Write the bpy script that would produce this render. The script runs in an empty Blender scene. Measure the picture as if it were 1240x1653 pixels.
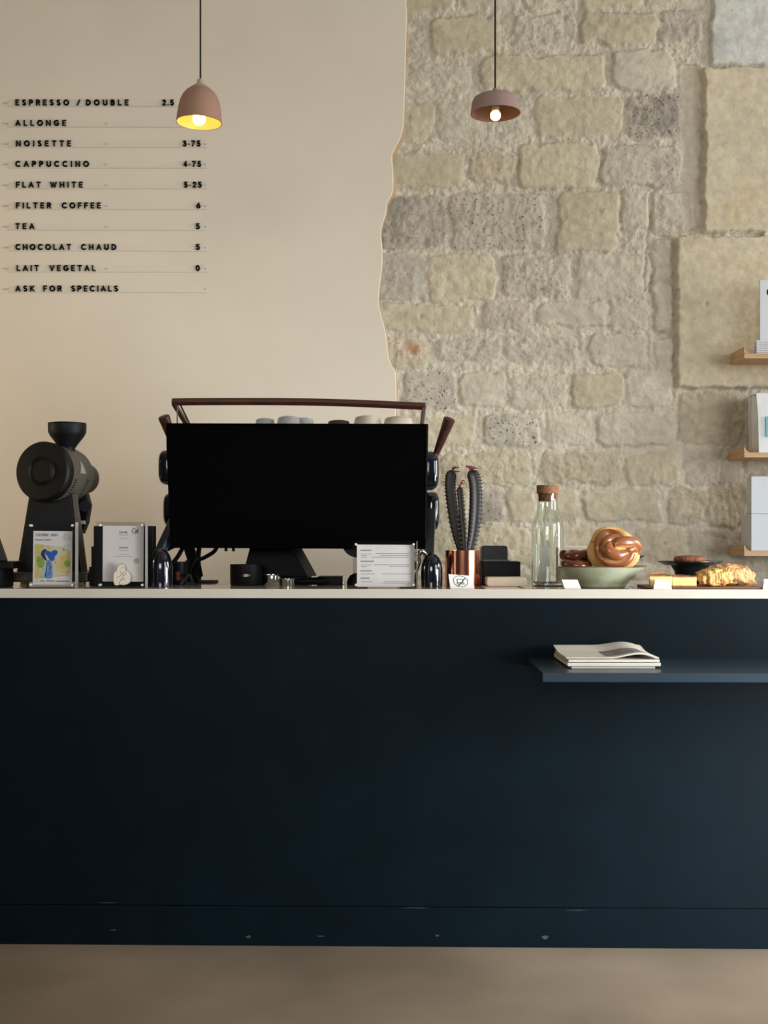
import bpy, bmesh, math, random
import numpy as np
from mathutils import Vector, Matrix, noise as mnoise
random.seed(7)
rng = np.random.default_rng(11)
SC = bpy.context.scene
COL = SC.collection
PI = math.pi

# ------------------------------------------------------------------ camera, light, exposure
F, CX, HY, H = 2000.0, 620.0, 870.0, 1.198          # focal length in px, vanishing point, eye height
cam = bpy.data.objects.new('camera', bpy.data.cameras.new('camera'))
COL.objects.link(cam)
cam.location = (0, 0, H)
cam.rotation_euler = (PI / 2, 0, 0)
cam.data.sensor_fit = 'VERTICAL'
cam.data.sensor_height = 36
cam.data.lens = F / 1653 * 36
cam.data.shift_y = (HY - 826.5) / 1653
SC.camera = cam

W = bpy.data.worlds.new('world'); SC.world = W; W.use_nodes = True
bg = W.node_tree.nodes['Background']
bg.inputs['Color'].default_value = (0.80, 0.88, 1.0, 1)
bg.inputs['Strength'].default_value = 0.08

def area(name, loc, target, sx, sy, power, color, spread=180):
    l = bpy.data.lights.new(name, 'AREA'); l.shape = 'RECTANGLE'; l.size = sx; l.size_y = sy
    l.energy = power; l.color = color; l.spread = math.radians(spread)
    o = bpy.data.objects.new(name, l); COL.objects.link(o)
    o.location = loc
    o.rotation_euler = (Vector(target) - Vector(loc)).to_track_quat('-Z', 'Y').to_euler()
    return o
# shop window on the right of the room, and the ceiling lamps over the bar
area('window_daylight', (4.3, 0.3, 2.0), (0.4, 5.2, 1.5), 2.4, 2.4, 112, (0.93, 0.97, 1.0))
area('side_graze', (6.4, 3.4, 2.2), (0.0, 5.2, 1.7), 1.6, 2.0, 200, (1.0, 0.985, 0.95))  # added grazing light from the right, brings out the stone relief
area('glazed_door', (2.35, 2.45, 0.72), (0.9, 3.35, 0.05), 0.9, 1.3, 58, (0.92, 0.97, 1.0), 110)
area('ceiling_lamps', (-0.3, 3.9, 4.0), (-0.3, 5.1, 1.4), 4.2, 0.4, 3, (1.0, 0.95, 0.86))
area('front_fill', (-0.8, -2.8, 2.3), (-0.2, 5.2, 1.75), 2.6, 1.4, 11.5, (1.0, 0.97, 0.92), 55)  # added soft fill from the front, lifts the papers and slab edge
area('warm_fill', (-2.9, 3.7, 1.5), (-1.0, 5.2, 1.2), 0.6, 0.6, 16, (1.0, 0.76, 0.50))  # added warm fill out of view, warms the lower left plaster

SC.view_settings.view_transform = 'Standard'
SC.view_settings.look = 'None'
SC.view_settings.exposure = 0.0
SC.view_settings.gamma = 1.0
SC.view_settings.use_curve_mapping = False

# ------------------------------------------------------------------ helpers
def P(px, py, Y):
    return Vector(((px - CX) * Y / F, Y, H - (py - HY) * Y / F))

def lin(c):
    out = []
    for v in c[:3]:
        v /= 255.0
        out.append(v / 12.92 if v <= 0.04045 else ((v + 0.055) / 1.055) ** 2.4)
    return (*out, 1.0)

MATS = {}
def mat(name, rgb=(128, 128, 128), rough=0.5, metal=0.0, spec=0.5, coat=0.0, var=0.0, vscale=20, bump=0.0, bscale=80,
        emit=None, estr=0.0, stretch=None, rgb2=None, detail=4.0):
    """Procedural material: base colour broken up by noise, optional bump."""
    if name in MATS: return MATS[name]
    m = bpy.data.materials.new(name); m.use_nodes = True
    nt = m.node_tree; N = nt.nodes; L = nt.links
    b = N['Principled BSDF']
    b.inputs['Roughness'].default_value = rough
    b.inputs['Metallic'].default_value = metal
    b.inputs['Specular IOR Level'].default_value = spec
    b.inputs['Coat Weight'].default_value = coat
    b.inputs['Base Color'].default_value = lin(rgb)
    if var or rgb2 or bump:
        tc = N.new('ShaderNodeTexCoord'); mp = N.new('ShaderNodeMapping')
        if stretch: mp.inputs['Scale'].default_value = stretch
        L.new(tc.outputs['Object'], mp.inputs['Vector'])
    if var or rgb2:
        nz = N.new('ShaderNodeTexNoise'); nz.inputs['Scale'].default_value = vscale; nz.inputs['Detail'].default_value = detail
        L.new(mp.outputs['Vector'], nz.inputs['Vector'])
        mx = N.new('ShaderNodeMix'); mx.data_type = 'RGBA'
        c = lin(rgb)
        if rgb2: a, d = lin(rgb), lin(rgb2)
        else:
            a = tuple(max(0, v * (1 - var)) for v in c[:3]) + (1,)
            d = tuple(min(1, v * (1 + var)) for v in c[:3]) + (1,)
        mx.inputs[6].default_value = a; mx.inputs[7].default_value = d
        rp = N.new('ShaderNodeMapRange'); rp.inputs['From Min'].default_value = 0.32; rp.inputs['From Max'].default_value = 0.68
        L.new(nz.outputs['Fac'], rp.inputs['Value']); L.new(rp.outputs['Result'], mx.inputs[0])
        L.new(mx.outputs[2], b.inputs['Base Color'])
    if bump:
        n2 = N.new('ShaderNodeTexNoise'); n2.inputs['Scale'].default_value = bscale; n2.inputs['Detail'].default_value = 5
        L.new(mp.outputs['Vector'], n2.inputs['Vector'])
        bp = N.new('ShaderNodeBump'); bp.inputs['Strength'].default_value = bump; bp.inputs['Distance'].default_value = 0.01
        L.new(n2.outputs['Fac'], bp.inputs['Height']); L.new(bp.outputs['Normal'], b.inputs['Normal'])
    if emit:
        b.inputs['Emission Color'].default_value = lin(emit); b.inputs['Emission Strength'].default_value = estr
    MATS[name] = m
    return m

def clear_mat(name, tint=(255, 255, 255), refl=1.0):
    """Clear acrylic: see-through with a Fresnel reflection."""
    if name in MATS: return MATS[name]
    m = bpy.data.materials.new(name); m.use_nodes = True
    nt = m.node_tree; N = nt.nodes; L = nt.links
    N.remove(N['Principled BSDF'])
    out = N['Material Output']
    t = N.new('ShaderNodeBsdfTransparent'); t.inputs['Color'].default_value = lin(tint)
    g = N.new('ShaderNodeBsdfGlossy'); g.inputs['Roughness'].default_value = 0.03
    fr = N.new('ShaderNodeFresnel'); fr.inputs['IOR'].default_value = 1.45
    mu = N.new('ShaderNodeMath'); mu.operation = 'MULTIPLY'; mu.inputs[1].default_value = refl
    mx = N.new('ShaderNodeMixShader')
    ge = N.new('ShaderNodeNewGeometry'); bf = N.new('ShaderNodeMath'); bf.operation = 'MULTIPLY_ADD'
    bf.inputs[1].default_value = -1.0; bf.inputs[2].default_value = 1.0
    L.new(ge.outputs['Backfacing'], bf.inputs[0])
    m2 = N.new('ShaderNodeMath'); m2.operation = 'MULTIPLY'
    L.new(fr.outputs[0], mu.inputs[0]); L.new(mu.outputs[0], m2.inputs[0]); L.new(bf.outputs[0], m2.inputs[1]); L.new(m2.outputs[0], mx.inputs[0])
    L.new(t.outputs[0], mx.inputs[1]); L.new(g.outputs[0], mx.inputs[2]); L.new(mx.outputs[0], out.inputs['Surface'])
    MATS[name] = m
    return m

def glass_mat(name, color=(250, 255, 253)):
    if name in MATS: return MATS[name]
    m = mat(name, color, 0.0)
    b = m.node_tree.nodes['Principled BSDF']
    b.inputs['Transmission Weight'].default_value = 1.0
    b.inputs['IOR'].default_value = 1.45
    return m

def box(bm, x0, x1, y0, y1, z0, z1, M=None):
    vs = bmesh.ops.create_cube(bm, size=1.0)['verts']
    T = Matrix.Translation(((x0 + x1) / 2, (y0 + y1) / 2, (z0 + z1) / 2)) @ Matrix.Diagonal((abs(x1 - x0), abs(y1 - y0), abs(z1 - z0), 1))
    if M is not None: T = M @ T
    bmesh.ops.transform(bm, matrix=T, verts=vs)
    return vs

def lathe(bm, prof, seg=48, M=None, closed=False):
    """Revolve (r, z) pairs round Z; r = 0 closes to a point; closed joins the last ring to the first."""
    rings = []
    for r, z in prof:
        if r <= 1e-6: rings.append([bm.verts.new((0, 0, z))])
        else: rings.append([bm.verts.new((r * math.cos(2 * PI * k / seg), r * math.sin(2 * PI * k / seg), z)) for k in range(seg)])
    pairs = list(zip(rings, rings[1:]))
    if closed: pairs.append((rings[-1], rings[0]))
    for a, b in pairs:
        for k in range(seg):
            k2 = (k + 1) % seg
            if len(a) == 1 and len(b) == 1: continue
            if len(a) == 1: bm.faces.new((a[0], b[k], b[k2]))
            elif len(b) == 1: bm.faces.new((a[k], b[0], a[k2]))
            else: bm.faces.new((a[k], b[k], b[k2], a[k2]))
    vs = [v for r in rings for v in r]
    if M is not None: bmesh.ops.transform(bm, matrix=M, verts=vs)
    return vs

def smooth_path(pts, n=8):
    """Catmull-Rom through the points."""
    pts = [Vector(p) for p in pts]
    if len(pts) < 3: return pts
    out = []
    for i in range(len(pts) - 1):
        p0 = pts[max(i - 1, 0)]; p1 = pts[i]; p2 = pts[i + 1]; p3 = pts[min(i + 2, len(pts) - 1)]
        for k in range(n):
            t = k / n
            out.append(0.5 * ((2 * p1) + (p2 - p0) * t + (2 * p0 - 5 * p1 + 4 * p2 - p3) * t * t + (3 * p1 - p0 - 3 * p2 + p3) * t ** 3))
    out.append(pts[-1])
    return out

def tube(bm, pts, rad, seg=12, flat=1.0, shape=None, up=Vector((0, 1, 0))):
    """Sweep a round (or shaped) section along pts. rad: number or list. flat squashes along 'up'."""
    n = len(pts); pts = [Vector(p) for p in pts]
    rads = rad if isinstance(rad, (list, tuple)) else [rad] * n
    rings = []; vs = []
    for i, p in enumerate(pts):
        d = (pts[min(i + 1, n - 1)] - pts[max(i - 1, 0)]).normalized()
        u = up - d * up.dot(d)
        if u.length < 1e-4: u = Vector((1, 0, 0)) - d * d.x
        u.normalize(); w = d.cross(u)
        ring = []
        for k in range(seg):
            a = 2 * PI * k / seg
            s = shape(a, i / max(n - 1, 1)) if shape else 1.0
            ring.append(bm.verts.new(p + (w * math.cos(a) + u * math.sin(a) * flat) * rads[i] * s))
        rings.append(ring); vs += ring
    for a, b in zip(rings, rings[1:]):
        for k in range(seg):
            bm.faces.new((a[k], a[(k + 1) % seg], b[(k + 1) % seg], b[k]))
    bm.faces.new(rings[0][::-1]); bm.faces.new(rings[-1])
    return vs

def prism(bm, pts, y0, y1, M=None):
    """Extrude an (x, z) outline from y0 to y1."""
    a = [bm.verts.new((x, y0, z)) for x, z in pts]; b = [bm.verts.new((x, y1, z)) for x, z in pts]
    n = len(pts)
    bm.faces.new(a); bm.faces.new(b[::-1])
    for k in range(n): bm.faces.new((a[k], b[k], b[(k + 1) % n], a[(k + 1) % n]))
    if M is not None: bmesh.ops.transform(bm, matrix=M, verts=a + b)
    return a + b

def hexa(bm, corners):
    """Solid from 8 points: four of one face, then the four opposite."""
    v = [bm.verts.new(c) for c in corners]
    for f in ((0, 1, 2, 3), (7, 6, 5, 4), (0, 4, 5, 1), (1, 5, 6, 2), (2, 6, 7, 3), (3, 7, 4, 0)):
        bm.faces.new([v[i] for i in f])
    return v

def ppx(pts, Y):
    """Photo points on the plane at depth Y, as (x, z)."""
    return [(P(x, y, Y).x, P(x, y, Y).z) for x, y in pts]

def rrect(x0, x1, z0, z1, r, n=6, corners=(1, 1, 1, 1)):
    out = []
    for ci, (cx, cz, a0) in enumerate(((x1 - r, z1 - r, 0), (x0 + r, z1 - r, 90), (x0 + r, z0 + r, 180), (x1 - r, z0 + r, 270))):
        if corners[ci]:
            for k in range(n + 1):
                a = math.radians(a0 + 90 * k / n); out.append((cx + r * math.cos(a), cz + r * math.sin(a)))
        else:
            a = math.radians(a0 + 45); out.append((cx + r * (1 if math.cos(a) > 0 else -1), cz + r * (1 if math.sin(a) > 0 else -1)))
    return out

def ribbon(bm, pts, w, y0, y1, closed=False):
    """A drawn stroke on the XZ plane: boxes with round joints."""
    n = len(pts)
    for i in range(n if closed else n - 1):
        (x0, z0), (x1, z1) = pts[i], pts[(i + 1) % n]
        L = math.hypot(x1 - x0, z1 - z0)
        if L < 1e-7: continue
        M = Matrix.Translation((x0, 0, z0)) @ Matrix.Rotation(-math.atan2(z1 - z0, x1 - x0), 4, 'Y')
        box(bm, 0, L, y0, y1, -w / 2, w / 2, M)
    for x, z in pts:
        prism(bm, [(x + w / 2 * math.cos(2 * PI * k / 10), z + w / 2 * math.sin(2 * PI * k / 10)) for k in range(10)], y0, y1)

def circ(x, z, r, n=20, a0=0, a1=360):
    return [(x + r * math.cos(math.radians(a0 + (a1 - a0) * k / n)), z + r * math.sin(math.radians(a0 + (a1 - a0) * k / n))) for k in range(n + (0 if a1 - a0 == 360 else 1))]

def obj(name, bm, m, parent=None, local=False, smooth=True, angle=38, bevel=0.0, bseg=2, subsurf=0):
    if parent is not None and not local:
        off = Vector(parent.location)
        if parent.parent: off += Vector(parent.parent.location)
        bmesh.ops.translate(bm, vec=-off, verts=bm.verts[:])
    bmesh.ops.recalc_face_normals(bm, faces=bm.faces[:])
    me = bpy.data.meshes.new(name); bm.to_mesh(me); bm.free()
    for mm in (m if isinstance(m, (list, tuple)) else [m]): me.materials.append(mm)
    if smooth:
        me.polygons.foreach_set('use_smooth', [True] * len(me.polygons))
        me.set_sharp_from_angle(angle=math.radians(angle))
    o = bpy.data.objects.new(name, me); COL.objects.link(o)
    if parent is not None: o.parent = parent
    if bevel:
        md = o.modifiers.new('bevel', 'BEVEL'); md.width = bevel; md.segments = bseg; md.limit_method = 'ANGLE'; md.angle_limit = math.radians(40)
    if subsurf:
        md = o.modifiers.new('subsurf', 'SUBSURF'); md.levels = subsurf; md.render_levels = subsurf
    return o

def recentre(o):
    """Move a single-mesh thing's origin to its base."""
    me = o.data
    co = np.empty(len(me.vertices) * 3); me.vertices.foreach_get('co', co); co = co.reshape(-1, 3)
    c = Vector(((co[:, 0].min() + co[:, 0].max()) / 2, (co[:, 1].min() + co[:, 1].max()) / 2, co[:, 2].min()))
    me.transform(Matrix.Translation(-c)); o.location = c
    return o

def tag(o, label, cat, group=None, move=True):
    o['label'] = label; o['category'] = cat
    if group: o['group'] = group
    if move and o.type == 'MESH': recentre(o)
    return o

def thing(name, label, cat, loc=(0, 0, 0), group=None, rotz=0):
    o = bpy.data.objects.new(name, None); COL.objects.link(o)
    o.empty_display_size = 0.05; o.location = loc; o.rotation_euler = (0, 0, rotz)
    o['label'] = label; o['category'] = cat
    if group: o['group'] = group
    return o

def struct(name, bm, m, **k):
    o = obj(name, bm, m, **k); o['kind'] = 'structure'
    return o

def copy_thing(root, delta, label):
    r = root.copy(); COL.objects.link(r); r.location = Vector(root.location) + Vector(delta); r['label'] = label
    for ch in root.children:
        c = ch.copy(); COL.objects.link(c); c.parent = r
        for g in ch.children:
            d = g.copy(); COL.objects.link(d); d.parent = c
    return r

def text_bm(s, size, M, depth=0.0003):
    cu = bpy.data.curves.new('t', 'FONT'); cu.body = s; cu.size = size; cu.extrude = depth; cu.align_x = 'LEFT'
    o = bpy.data.objects.new('t', cu); COL.objects.link(o)
    dg = bpy.context.evaluated_depsgraph_get()
    me = bpy.data.meshes.new_from_object(o.evaluated_get(dg))
    bm = bmesh.new(); bm.from_mesh(me); bmesh.ops.transform(bm, matrix=M, verts=bm.verts[:])
    bpy.data.objects.remove(o); bpy.data.curves.remove(cu); bpy.data.meshes.remove(me)
    return bm
FACE = Matrix.Rotation(PI / 2, 4, 'X')        # text lying in XY stands up facing the room

# ------------------------------------------------------------------ materials
BLACK = mat('black_matte', (6, 6, 7), 0.55, spec=0.18)
PANEL = mat('machine_panel_black', (1, 1, 1.5), 0.7, spec=0.03)
NAVYGLOSS = mat('navy_enamel', (10, 15, 26), 0.12, spec=0.55, coat=0.4)
CHROME = mat('chrome', (215, 212, 205), 0.12, metal=1.0)
DARKWOOD = mat('dark_wood', (46, 21, 15), 0.42, rgb2=(72, 36, 26), vscale=14, stretch=(1, 6, 6))
PAPER = mat('white_paper', (240, 234, 230), 0.8, var=0.03, vscale=12)
INK = mat('grey_ink', (112, 106, 103), 0.8)
ACRYLIC = clear_mat('clear_acrylic', (246, 246, 246))
ACRYLIC_EDGE = mat('acrylic_edge', (146, 142, 136), 0.25)
STEEL = mat('pale_magnet', (216, 212, 206), 0.4)
CORK = mat('cork', (120, 78, 48), 0.8, rgb2=(150, 104, 68), vscale=120, bump=0.3, bscale=200)
OAK = mat('light_oak', (190, 150, 108), 0.5, rgb2=(206, 168, 124), vscale=9, stretch=(1, 12, 12))
CARD = mat('white_card', (235, 233, 226), 0.7)
REDINK = mat('red_ink', (196, 140, 128), 0.8)

# ------------------------------------------------------------------ setting: floor, ceiling, walls
YW = 5.2                      # stone face behind the bar
bm = bmesh.new(); box(bm, -4.2, 4.6, -4.0, 5.5, -0.1, 0.0)
FLOORM = mat('polished_screed', (108, 94, 78), 0.36, rgb2=(136, 120, 102), vscale=1.6, bump=0.04, bscale=9, detail=7)
struct('floor', bm, FLOORM, smooth=False)
bm = bmesh.new(); box(bm, -4.2, 4.6, -4.0, 5.5, 4.1, 4.2)
struct('ceiling', bm, mat('ceiling_paint', (205, 202, 194), 0.8), smooth=False)
bm = bmesh.new(); box(bm, -4.3, -4.2, -4.0, 5.5, 0, 4.1)
struct('wall_left', bm, mat('side_wall_paint', (120, 112, 100), 0.8), smooth=False)

def fbm(w, h, cell, octs=4, seed=0, gain=0.55):
    """Smooth random field of w x h samples, feature size about cell samples, range about -1..1."""
    r = np.random.default_rng(seed); out = np.zeros((h, w)); amp = 1.0; tot = 0
    for o in range(octs):
        c = max(cell / 2 ** o, 1.01)
        gw, gh = int(w / c) + 3, int(h / c) + 3
        g = r.uniform(-1, 1, (gh, gw))
        x = np.arange(w) / c; y = np.arange(h) / c
        xi = x.astype(int); yi = y.astype(int); fx = x - xi; fy = y - yi
        fx = fx * fx * (3 - 2 * fx); fy = (fy * fy * (3 - 2 * fy))[:, None]
        a = g[np.ix_(yi, xi)] * (1 - fx) + g[np.ix_(yi, xi + 1)] * fx
        b = g[np.ix_(yi + 1, xi)] * (1 - fx) + g[np.ix_(yi + 1, xi + 1)] * fx
        out += amp * (a * (1 - fy) + b * fy); tot += amp; amp *= gain
    return out / tot * 1.6

# stones: outline box in photo units on the wall plane, tint, height (mm), roughness (mm), pits 0..1
STONES = [
 (640,-60,735,20,'y',9,3,.1),(746,-60,842,18,'c',7,5,.2),(846,-60,930,22,'c',7,5,.3),(936,-60,1034,16,'y',9,3,.1),(1040,-60,1132,12,'c',7,5,.3),
 (630,32,690,96,'c',3,7,.2),(698,30,808,84,'y',11,2,.0),(824,24,928,78,'c',7,7,.3),(934,22,1062,74,'y',12,3,.1),(1064,18,1134,74,'g',7,6,.4),
 (630,106,760,156,'c',6,6,.3),(776,90,974,148,'y',13,3,.05),(986,82,1088,146,'c',13,2,.0),
 (630,168,698,228,'y',7,3,.1),(706,166,786,226,'c',6,4,.2),(800,156,858,226,'c',3,7,.1),(866,158,1002,224,'y',7,3,.15),(1010,152,1098,226,'d',7,7,1.),
 (600,248,752,304,'y',8,2,.1),(760,246,832,294,'b',8,5,.4),(838,234,964,306,'y',13,3,.05),(970,238,1100,302,'g',12,4,.5),
 (600,318,722,404,'d',7,7,.5),(730,312,880,404,'p',8,4,.9),(898,312,998,408,'y',11,3,.1),(1004,308,1046,372,'c',9,5,.1),(1052,310,1116,376,'c',8,6,.1),
 (600,412,688,486,'g',7,5,.3),(690,412,796,486,'y',9,4,.05),(810,412,920,480,'p',9,6,.5),(930,408,1048,482,'c',9,4,.2),(1054,386,1084,452,'c',7,5,.2),
 (600,492,764,534,'y',8,3,.1),(778,488,858,534,'p',8,5,.3),(868,488,980,526,'c',10,3,.1),(984,486,1046,536,'c',8,5,.2),(1056,456,1084,536,'c',12,4,.1),
 (610,546,692,594,'r',6,7,.4),(704,546,812,580,'g',7,7,.5),(816,544,934,584,'g',6,7,.3),(950,540,1042,590,'c',11,4,.1),(1056,546,1084,622,'c',8,3,.1),
 (652,600,738,660,'g',8,4,1.),(742,602,814,658,'c',10,3,.1),(822,604,914,660,'c',9,5,.2),(924,602,1004,660,'y',13,3,.05),(1008,598,1086,656,'c',8,4,.1),
 (640,672,768,720,'y',8,4,.1),(780,672,868,720,'g',12,5,1.),(882,668,956,716,'c',7,5,.2),(962,668,1086,718,'c',12,5,.2),(1098,634,1194,716,'b',8,6,.1),
 (640,732,706,786,'y',8,4,.1),(714,730,860,784,'y',9,7,.2),(876,732,1004,782,'b',9,6,.2),(1012,730,1096,782,'b',9,5,.1),(1106,724,1162,784,'p',7,4,.1),(1166,728,1198,786,'p',7,4,.1),
 (640,792,758,842,'y',8,4,.2),(764,790,816,842,'d',7,5,.6),(822,790,866,842,'y',9,3,.1),(876,790,936,842,'y',8,4,.1),(942,790,1066,842,'y',12,4,.1),(1078,788,1140,846,'b',8,6,.2),(1144,786,1206,852,'b',7,5,.2),
 (640,850,860,908,'y',8,5,.2),(870,850,1012,912,'y',8,5,.2),(1022,850,1108,908,'b',7,5,.2),(1112,856,1206,922,'p',7,5,.2),
 (1204,640,1300,760,'c',7,4,.2),(1212,768,1320,900,'c',7,4,.2),(1306,640,1420,760,'c',7,4,.2),(1326,768,1420,900,'c',7,4,.2),
 (1147,-80,1420,107,'w',26,4,.3),(1133,113,1420,378,'s',42,2,.15),(1089,384,1420,627,'s',44,3,.12)]
yy = 922
while yy < 1330:
    xx = 560
    hh = random.randint(58, 84)
    while xx < 1420:
        ww = random.randint(80, 150)
        STONES.append((xx, yy, xx + ww - 10, min(yy + hh - 10, 1328), random.choice('yycgb'), 8, 5, .2)); xx += ww
    yy += hh
TINT = {'m': (203, 193, 174), 'y': (194, 183, 158), 'c': (196, 187, 168), 'g': (188, 180, 164), 'd': (180, 171, 156), 'p': (190, 180, 163),
        'b': (187, 174, 151), 'r': (192, 179, 157), 'w': (200, 199, 190), 's': (202, 190, 165)}

def build_stone_wall():
    st = 2.0
    xs = np.concatenate([np.arange(580, 1246, st), np.arange(1246, 2390, 12)])
    ys = np.concatenate([np.arange(-246, -8, 8), np.arange(-8, 940, st), np.arange(940, 1332, 10), [1330.8]])
    nx, ny = len(xs), len(ys)
    big = fbm(1900, 1600, 26, 4, 1); fine = fbm(1900, 1600, 9, 4, 2); wx = fbm(1900, 1600, 34, 3, 3); wy = fbm(1900, 1600, 34, 3, 4)
    patch = fbm(1900, 1600, 40, 4, 5); broad = fbm(1900, 1600, 160, 3, 6); chip = fbm(1900, 1600, 14, 3, 8)
    ix = np.clip((xs - 560).astype(int), 0, 1899); iy = np.clip((ys + 250).astype(int), 0, 1599)
    G = lambda f: f[np.ix_(iy, ix)]
    big, fine, wx, wy, patch, broad, chip = map(G, (big, fine, wx, wy, patch, broad, chip))
    X, Yp = np.meshgrid(xs, ys)
    Xw = X + wx * 4.5; Yw = Yp + wy * 3.5
    hm = 2.0 + big * 4.2 + (np.abs(fine) - .15) * 7.5 + np.clip(broad + patch * .8, -.6, 1) * 4.5     # mortar, mm
    # trowelled smooth channel beside the big blocks
    chan = np.clip(1 - np.abs(X - 1114) / 16, 0, 1) * ((Yp > 105) & (Yp < 380))
    chan2 = np.clip(1 - np.abs(X - 1072) / 14, 0, 1) * ((Yp > 380) & (Yp < 640))
    sm = np.clip(np.maximum(chan, chan2) * 1.6, 0, 1)
    hm = hm * (1 - sm) + (-3) * sm
    h = hm.copy()
    col = np.empty((ny, nx, 4)); col[..., :3] = lin(TINT['m'])[:3]; col[..., 3] = 0.05
    rough = np.full((ny, nx), 1.0) * (1 - .75 * sm)
    ss = lambda a, b, t: (lambda u: u * u * (3 - 2 * u))(np.clip((t - a) / (b - a), 0, 1))
    for si, (x0, y0, x1, y1, tint, hh, rg, pit) in enumerate(STONES):
        slab = tint in 'sw'
        m = 14
        c0, c1 = np.searchsorted(xs, [x0 - m, x1 + m]); r0, r1 = np.searchsorted(ys, [y0 - m, y1 + m])
        if c1 <= c0 or r1 <= r0: continue
        S = np.s_[r0:r1, c0:c1]
        cx, cy = (x0 + x1) / 2, (y0 + y1) / 2; rad = 4 if slab else 11
        skew = 0 if slab else ((si * 37) % 11 - 5) * 0.012
        k = 0.22 if slab else 1.0
        u = X[S] + (Xw[S] - X[S]) * k; v = Yp[S] + (Yw[S] - Yp[S]) * k
        dx = np.abs(u - cx + skew * (v - cy)) - (x1 - x0) / 2 + rad
        dy = np.abs(v - cy - skew * 0.5 * (u - cx)) - (y1 - y0) / 2 + rad
        sd = np.hypot(np.maximum(dx, 0), np.maximum(dy, 0)) + np.minimum(np.maximum(dx, dy), 0) - rad
        sd = sd + chip[S] * (2.6 if slab else 3.2) + (0 if slab else 1) * big[S] * 2.5
        inside = ss(1.5, -2.5, sd) if slab else ss(1.5, -3.5, sd)
        face = hh * (1 if slab else 1.35) + (fine[S] * 0.55 + big[S] * 0.75 + np.minimum(chip[S], 0) * .7) * rg * (0.4 if slab else 0.95) + 3.0 * ss(0, -22, sd) * (0 if slab else 1)
        if tint in 'bp': face = face + np.sin(X[S] * 0.55 + wx[S] * 6) * 0.8 * ss(-2, -9, sd)
        if not slab: h[S] = h[S] - 5.5 * np.exp(-((sd - 2.5) / 2.2) ** 2) * np.clip(.35 + broad[S] * .6 + patch[S] * .9, 0, 1)
        h[S] = h[S] * (1 - inside) + (face + (0 if slab else 2.0)) * inside
        c = np.array(lin(TINT[tint])[:3]) * (1 + ((si * 53) % 9 - 4) * 0.012)
        cc = np.broadcast_to(c, inside.shape + (3,)).copy()
        if tint == 'd':
            t = .75 * np.clip(patch[S] * 1.5 + fine[S] * .6 + chip[S] * .4 + 0.2, 0, 1)[..., None]
            cc = cc * (1 - t) + np.array(lin((146, 139, 127))[:3]) * t
        elif tint in 'gp':
            t = .7 * np.clip(patch[S] * 1.2 + fine[S] * .7 + chip[S] * .4, 0, 1)[..., None]
            cc = cc * (1 - t) + np.array(lin((172, 160, 145) if tint == 'p' else (168, 160, 147))[:3]) * t
        elif tint == 'w':
            t = np.clip(patch[S] * 1.3, 0, 1)[..., None]
            cc = cc * (1 - t) + np.array(lin((178, 179, 175))[:3]) * t
        elif tint == 's':
            t = np.clip(patch[S] * 0.8 + 0.1, 0, 1)[..., None]
            cc = cc * (1 - t) + np.array(lin((196, 180, 148))[:3]) * t
        elif tint == 'r':
            t = np.clip(1.2 - np.hypot((X[S] - 668) / 18, (Yp[S] - 562) / 14) + patch[S] * 0.6, 0, 1)[..., None]
            cc = cc * (1 - t) + np.array(lin((184, 122, 84))[:3]) * t
        wgt = ss(4, -5, sd + fine[S] * 4)[..., None]
        col[S][..., :3] = col[S][..., :3] * (1 - wgt) + cc * wgt
        rgh = (.16 if slab else min(1.0, .12 + rg * .085)) * (1 + .5 * np.clip(patch[S], -1, 1))
        rough[S] = rough[S] * (1 - inside) + rgh * inside
        col[S][..., 3] = col[S][..., 3] * (1 - wgt[..., 0]) + pit * wgt[..., 0]
    # a long crack down the stones beside the blocks
    path = [(1052, 312), (1054, 330), (1050, 350), (1047, 380), (1047, 400), (1043, 418), (1038, 445), (1041, 470), (1052, 455), (1056, 435)]
    for (ax, ay), (bx, by) in zip(path, path[1:]):
        L2 = (bx - ax) ** 2 + (by - ay) ** 2
        t = np.clip(((Xw - ax) * (bx - ax) + (Yp - ay) * (by - ay)) / L2, 0, 1)
        d = np.hypot(Xw - ax - t * (bx - ax), Yp - ay - t * (by - ay))
        h -= 9 * np.exp(-(d / 1.6) ** 2)
    for hx, hy, hr in [(679, 512, 3.0), (800, 478, 2.2), (895, 480, 2.6), (838, 353, 2.6), (802, 871, 2.0), (1136, 494, 3.2), (1072, 878, 2.6), (965, 484, 2.), (1015, 480, 2.)]:
        d = np.hypot(X - hx, Yp - hy); g = np.exp(-(d / hr) ** 2)
        h -= 14 * g
    h += broad * 3.0 + fine * 0.5
    col[..., :3] *= (1 + 0.05 * patch + 0.04 * broad + 0.03 * chip)[..., None]
    y = YW - h / 1000.0
    s = YW / F
    verts = np.stack([(X - CX) * s, y, H - (Yp - HY) * s], -1).reshape(-1, 3)
    idx = np.arange(nx * ny).reshape(ny, nx)
    faces = np.stack([idx[1:, :-1], idx[1:, 1:], idx[:-1, 1:], idx[:-1, :-1]], -1).reshape(-1, 4)
    me = bpy.data.meshes.new('wall_back_right')
    me.vertices.add(len(verts)); me.vertices.foreach_set('co', verts.ravel())
    me.loops.add(faces.size); me.loops.foreach_set('vertex_index', faces.ravel().astype(np.int32))
    me.polygons.add(len(faces)); me.polygons.foreach_set('loop_start', np.arange(0, faces.size, 4, dtype=np.int32))
    me.update(calc_edges=True)
    me.polygons.foreach_set('use_smooth', np.ones(len(faces), dtype=bool))
    ca = me.color_attributes.new('stone', 'FLOAT_COLOR', 'POINT')
    ca.data.foreach_set('color', np.clip(col, 0, 1).astype(np.float32).ravel())
    ra = me.attributes.new('rough', 'FLOAT', 'POINT'); ra.data.foreach_set('value', np.clip(rough, 0, 1.5).astype(np.float32).ravel())
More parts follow.
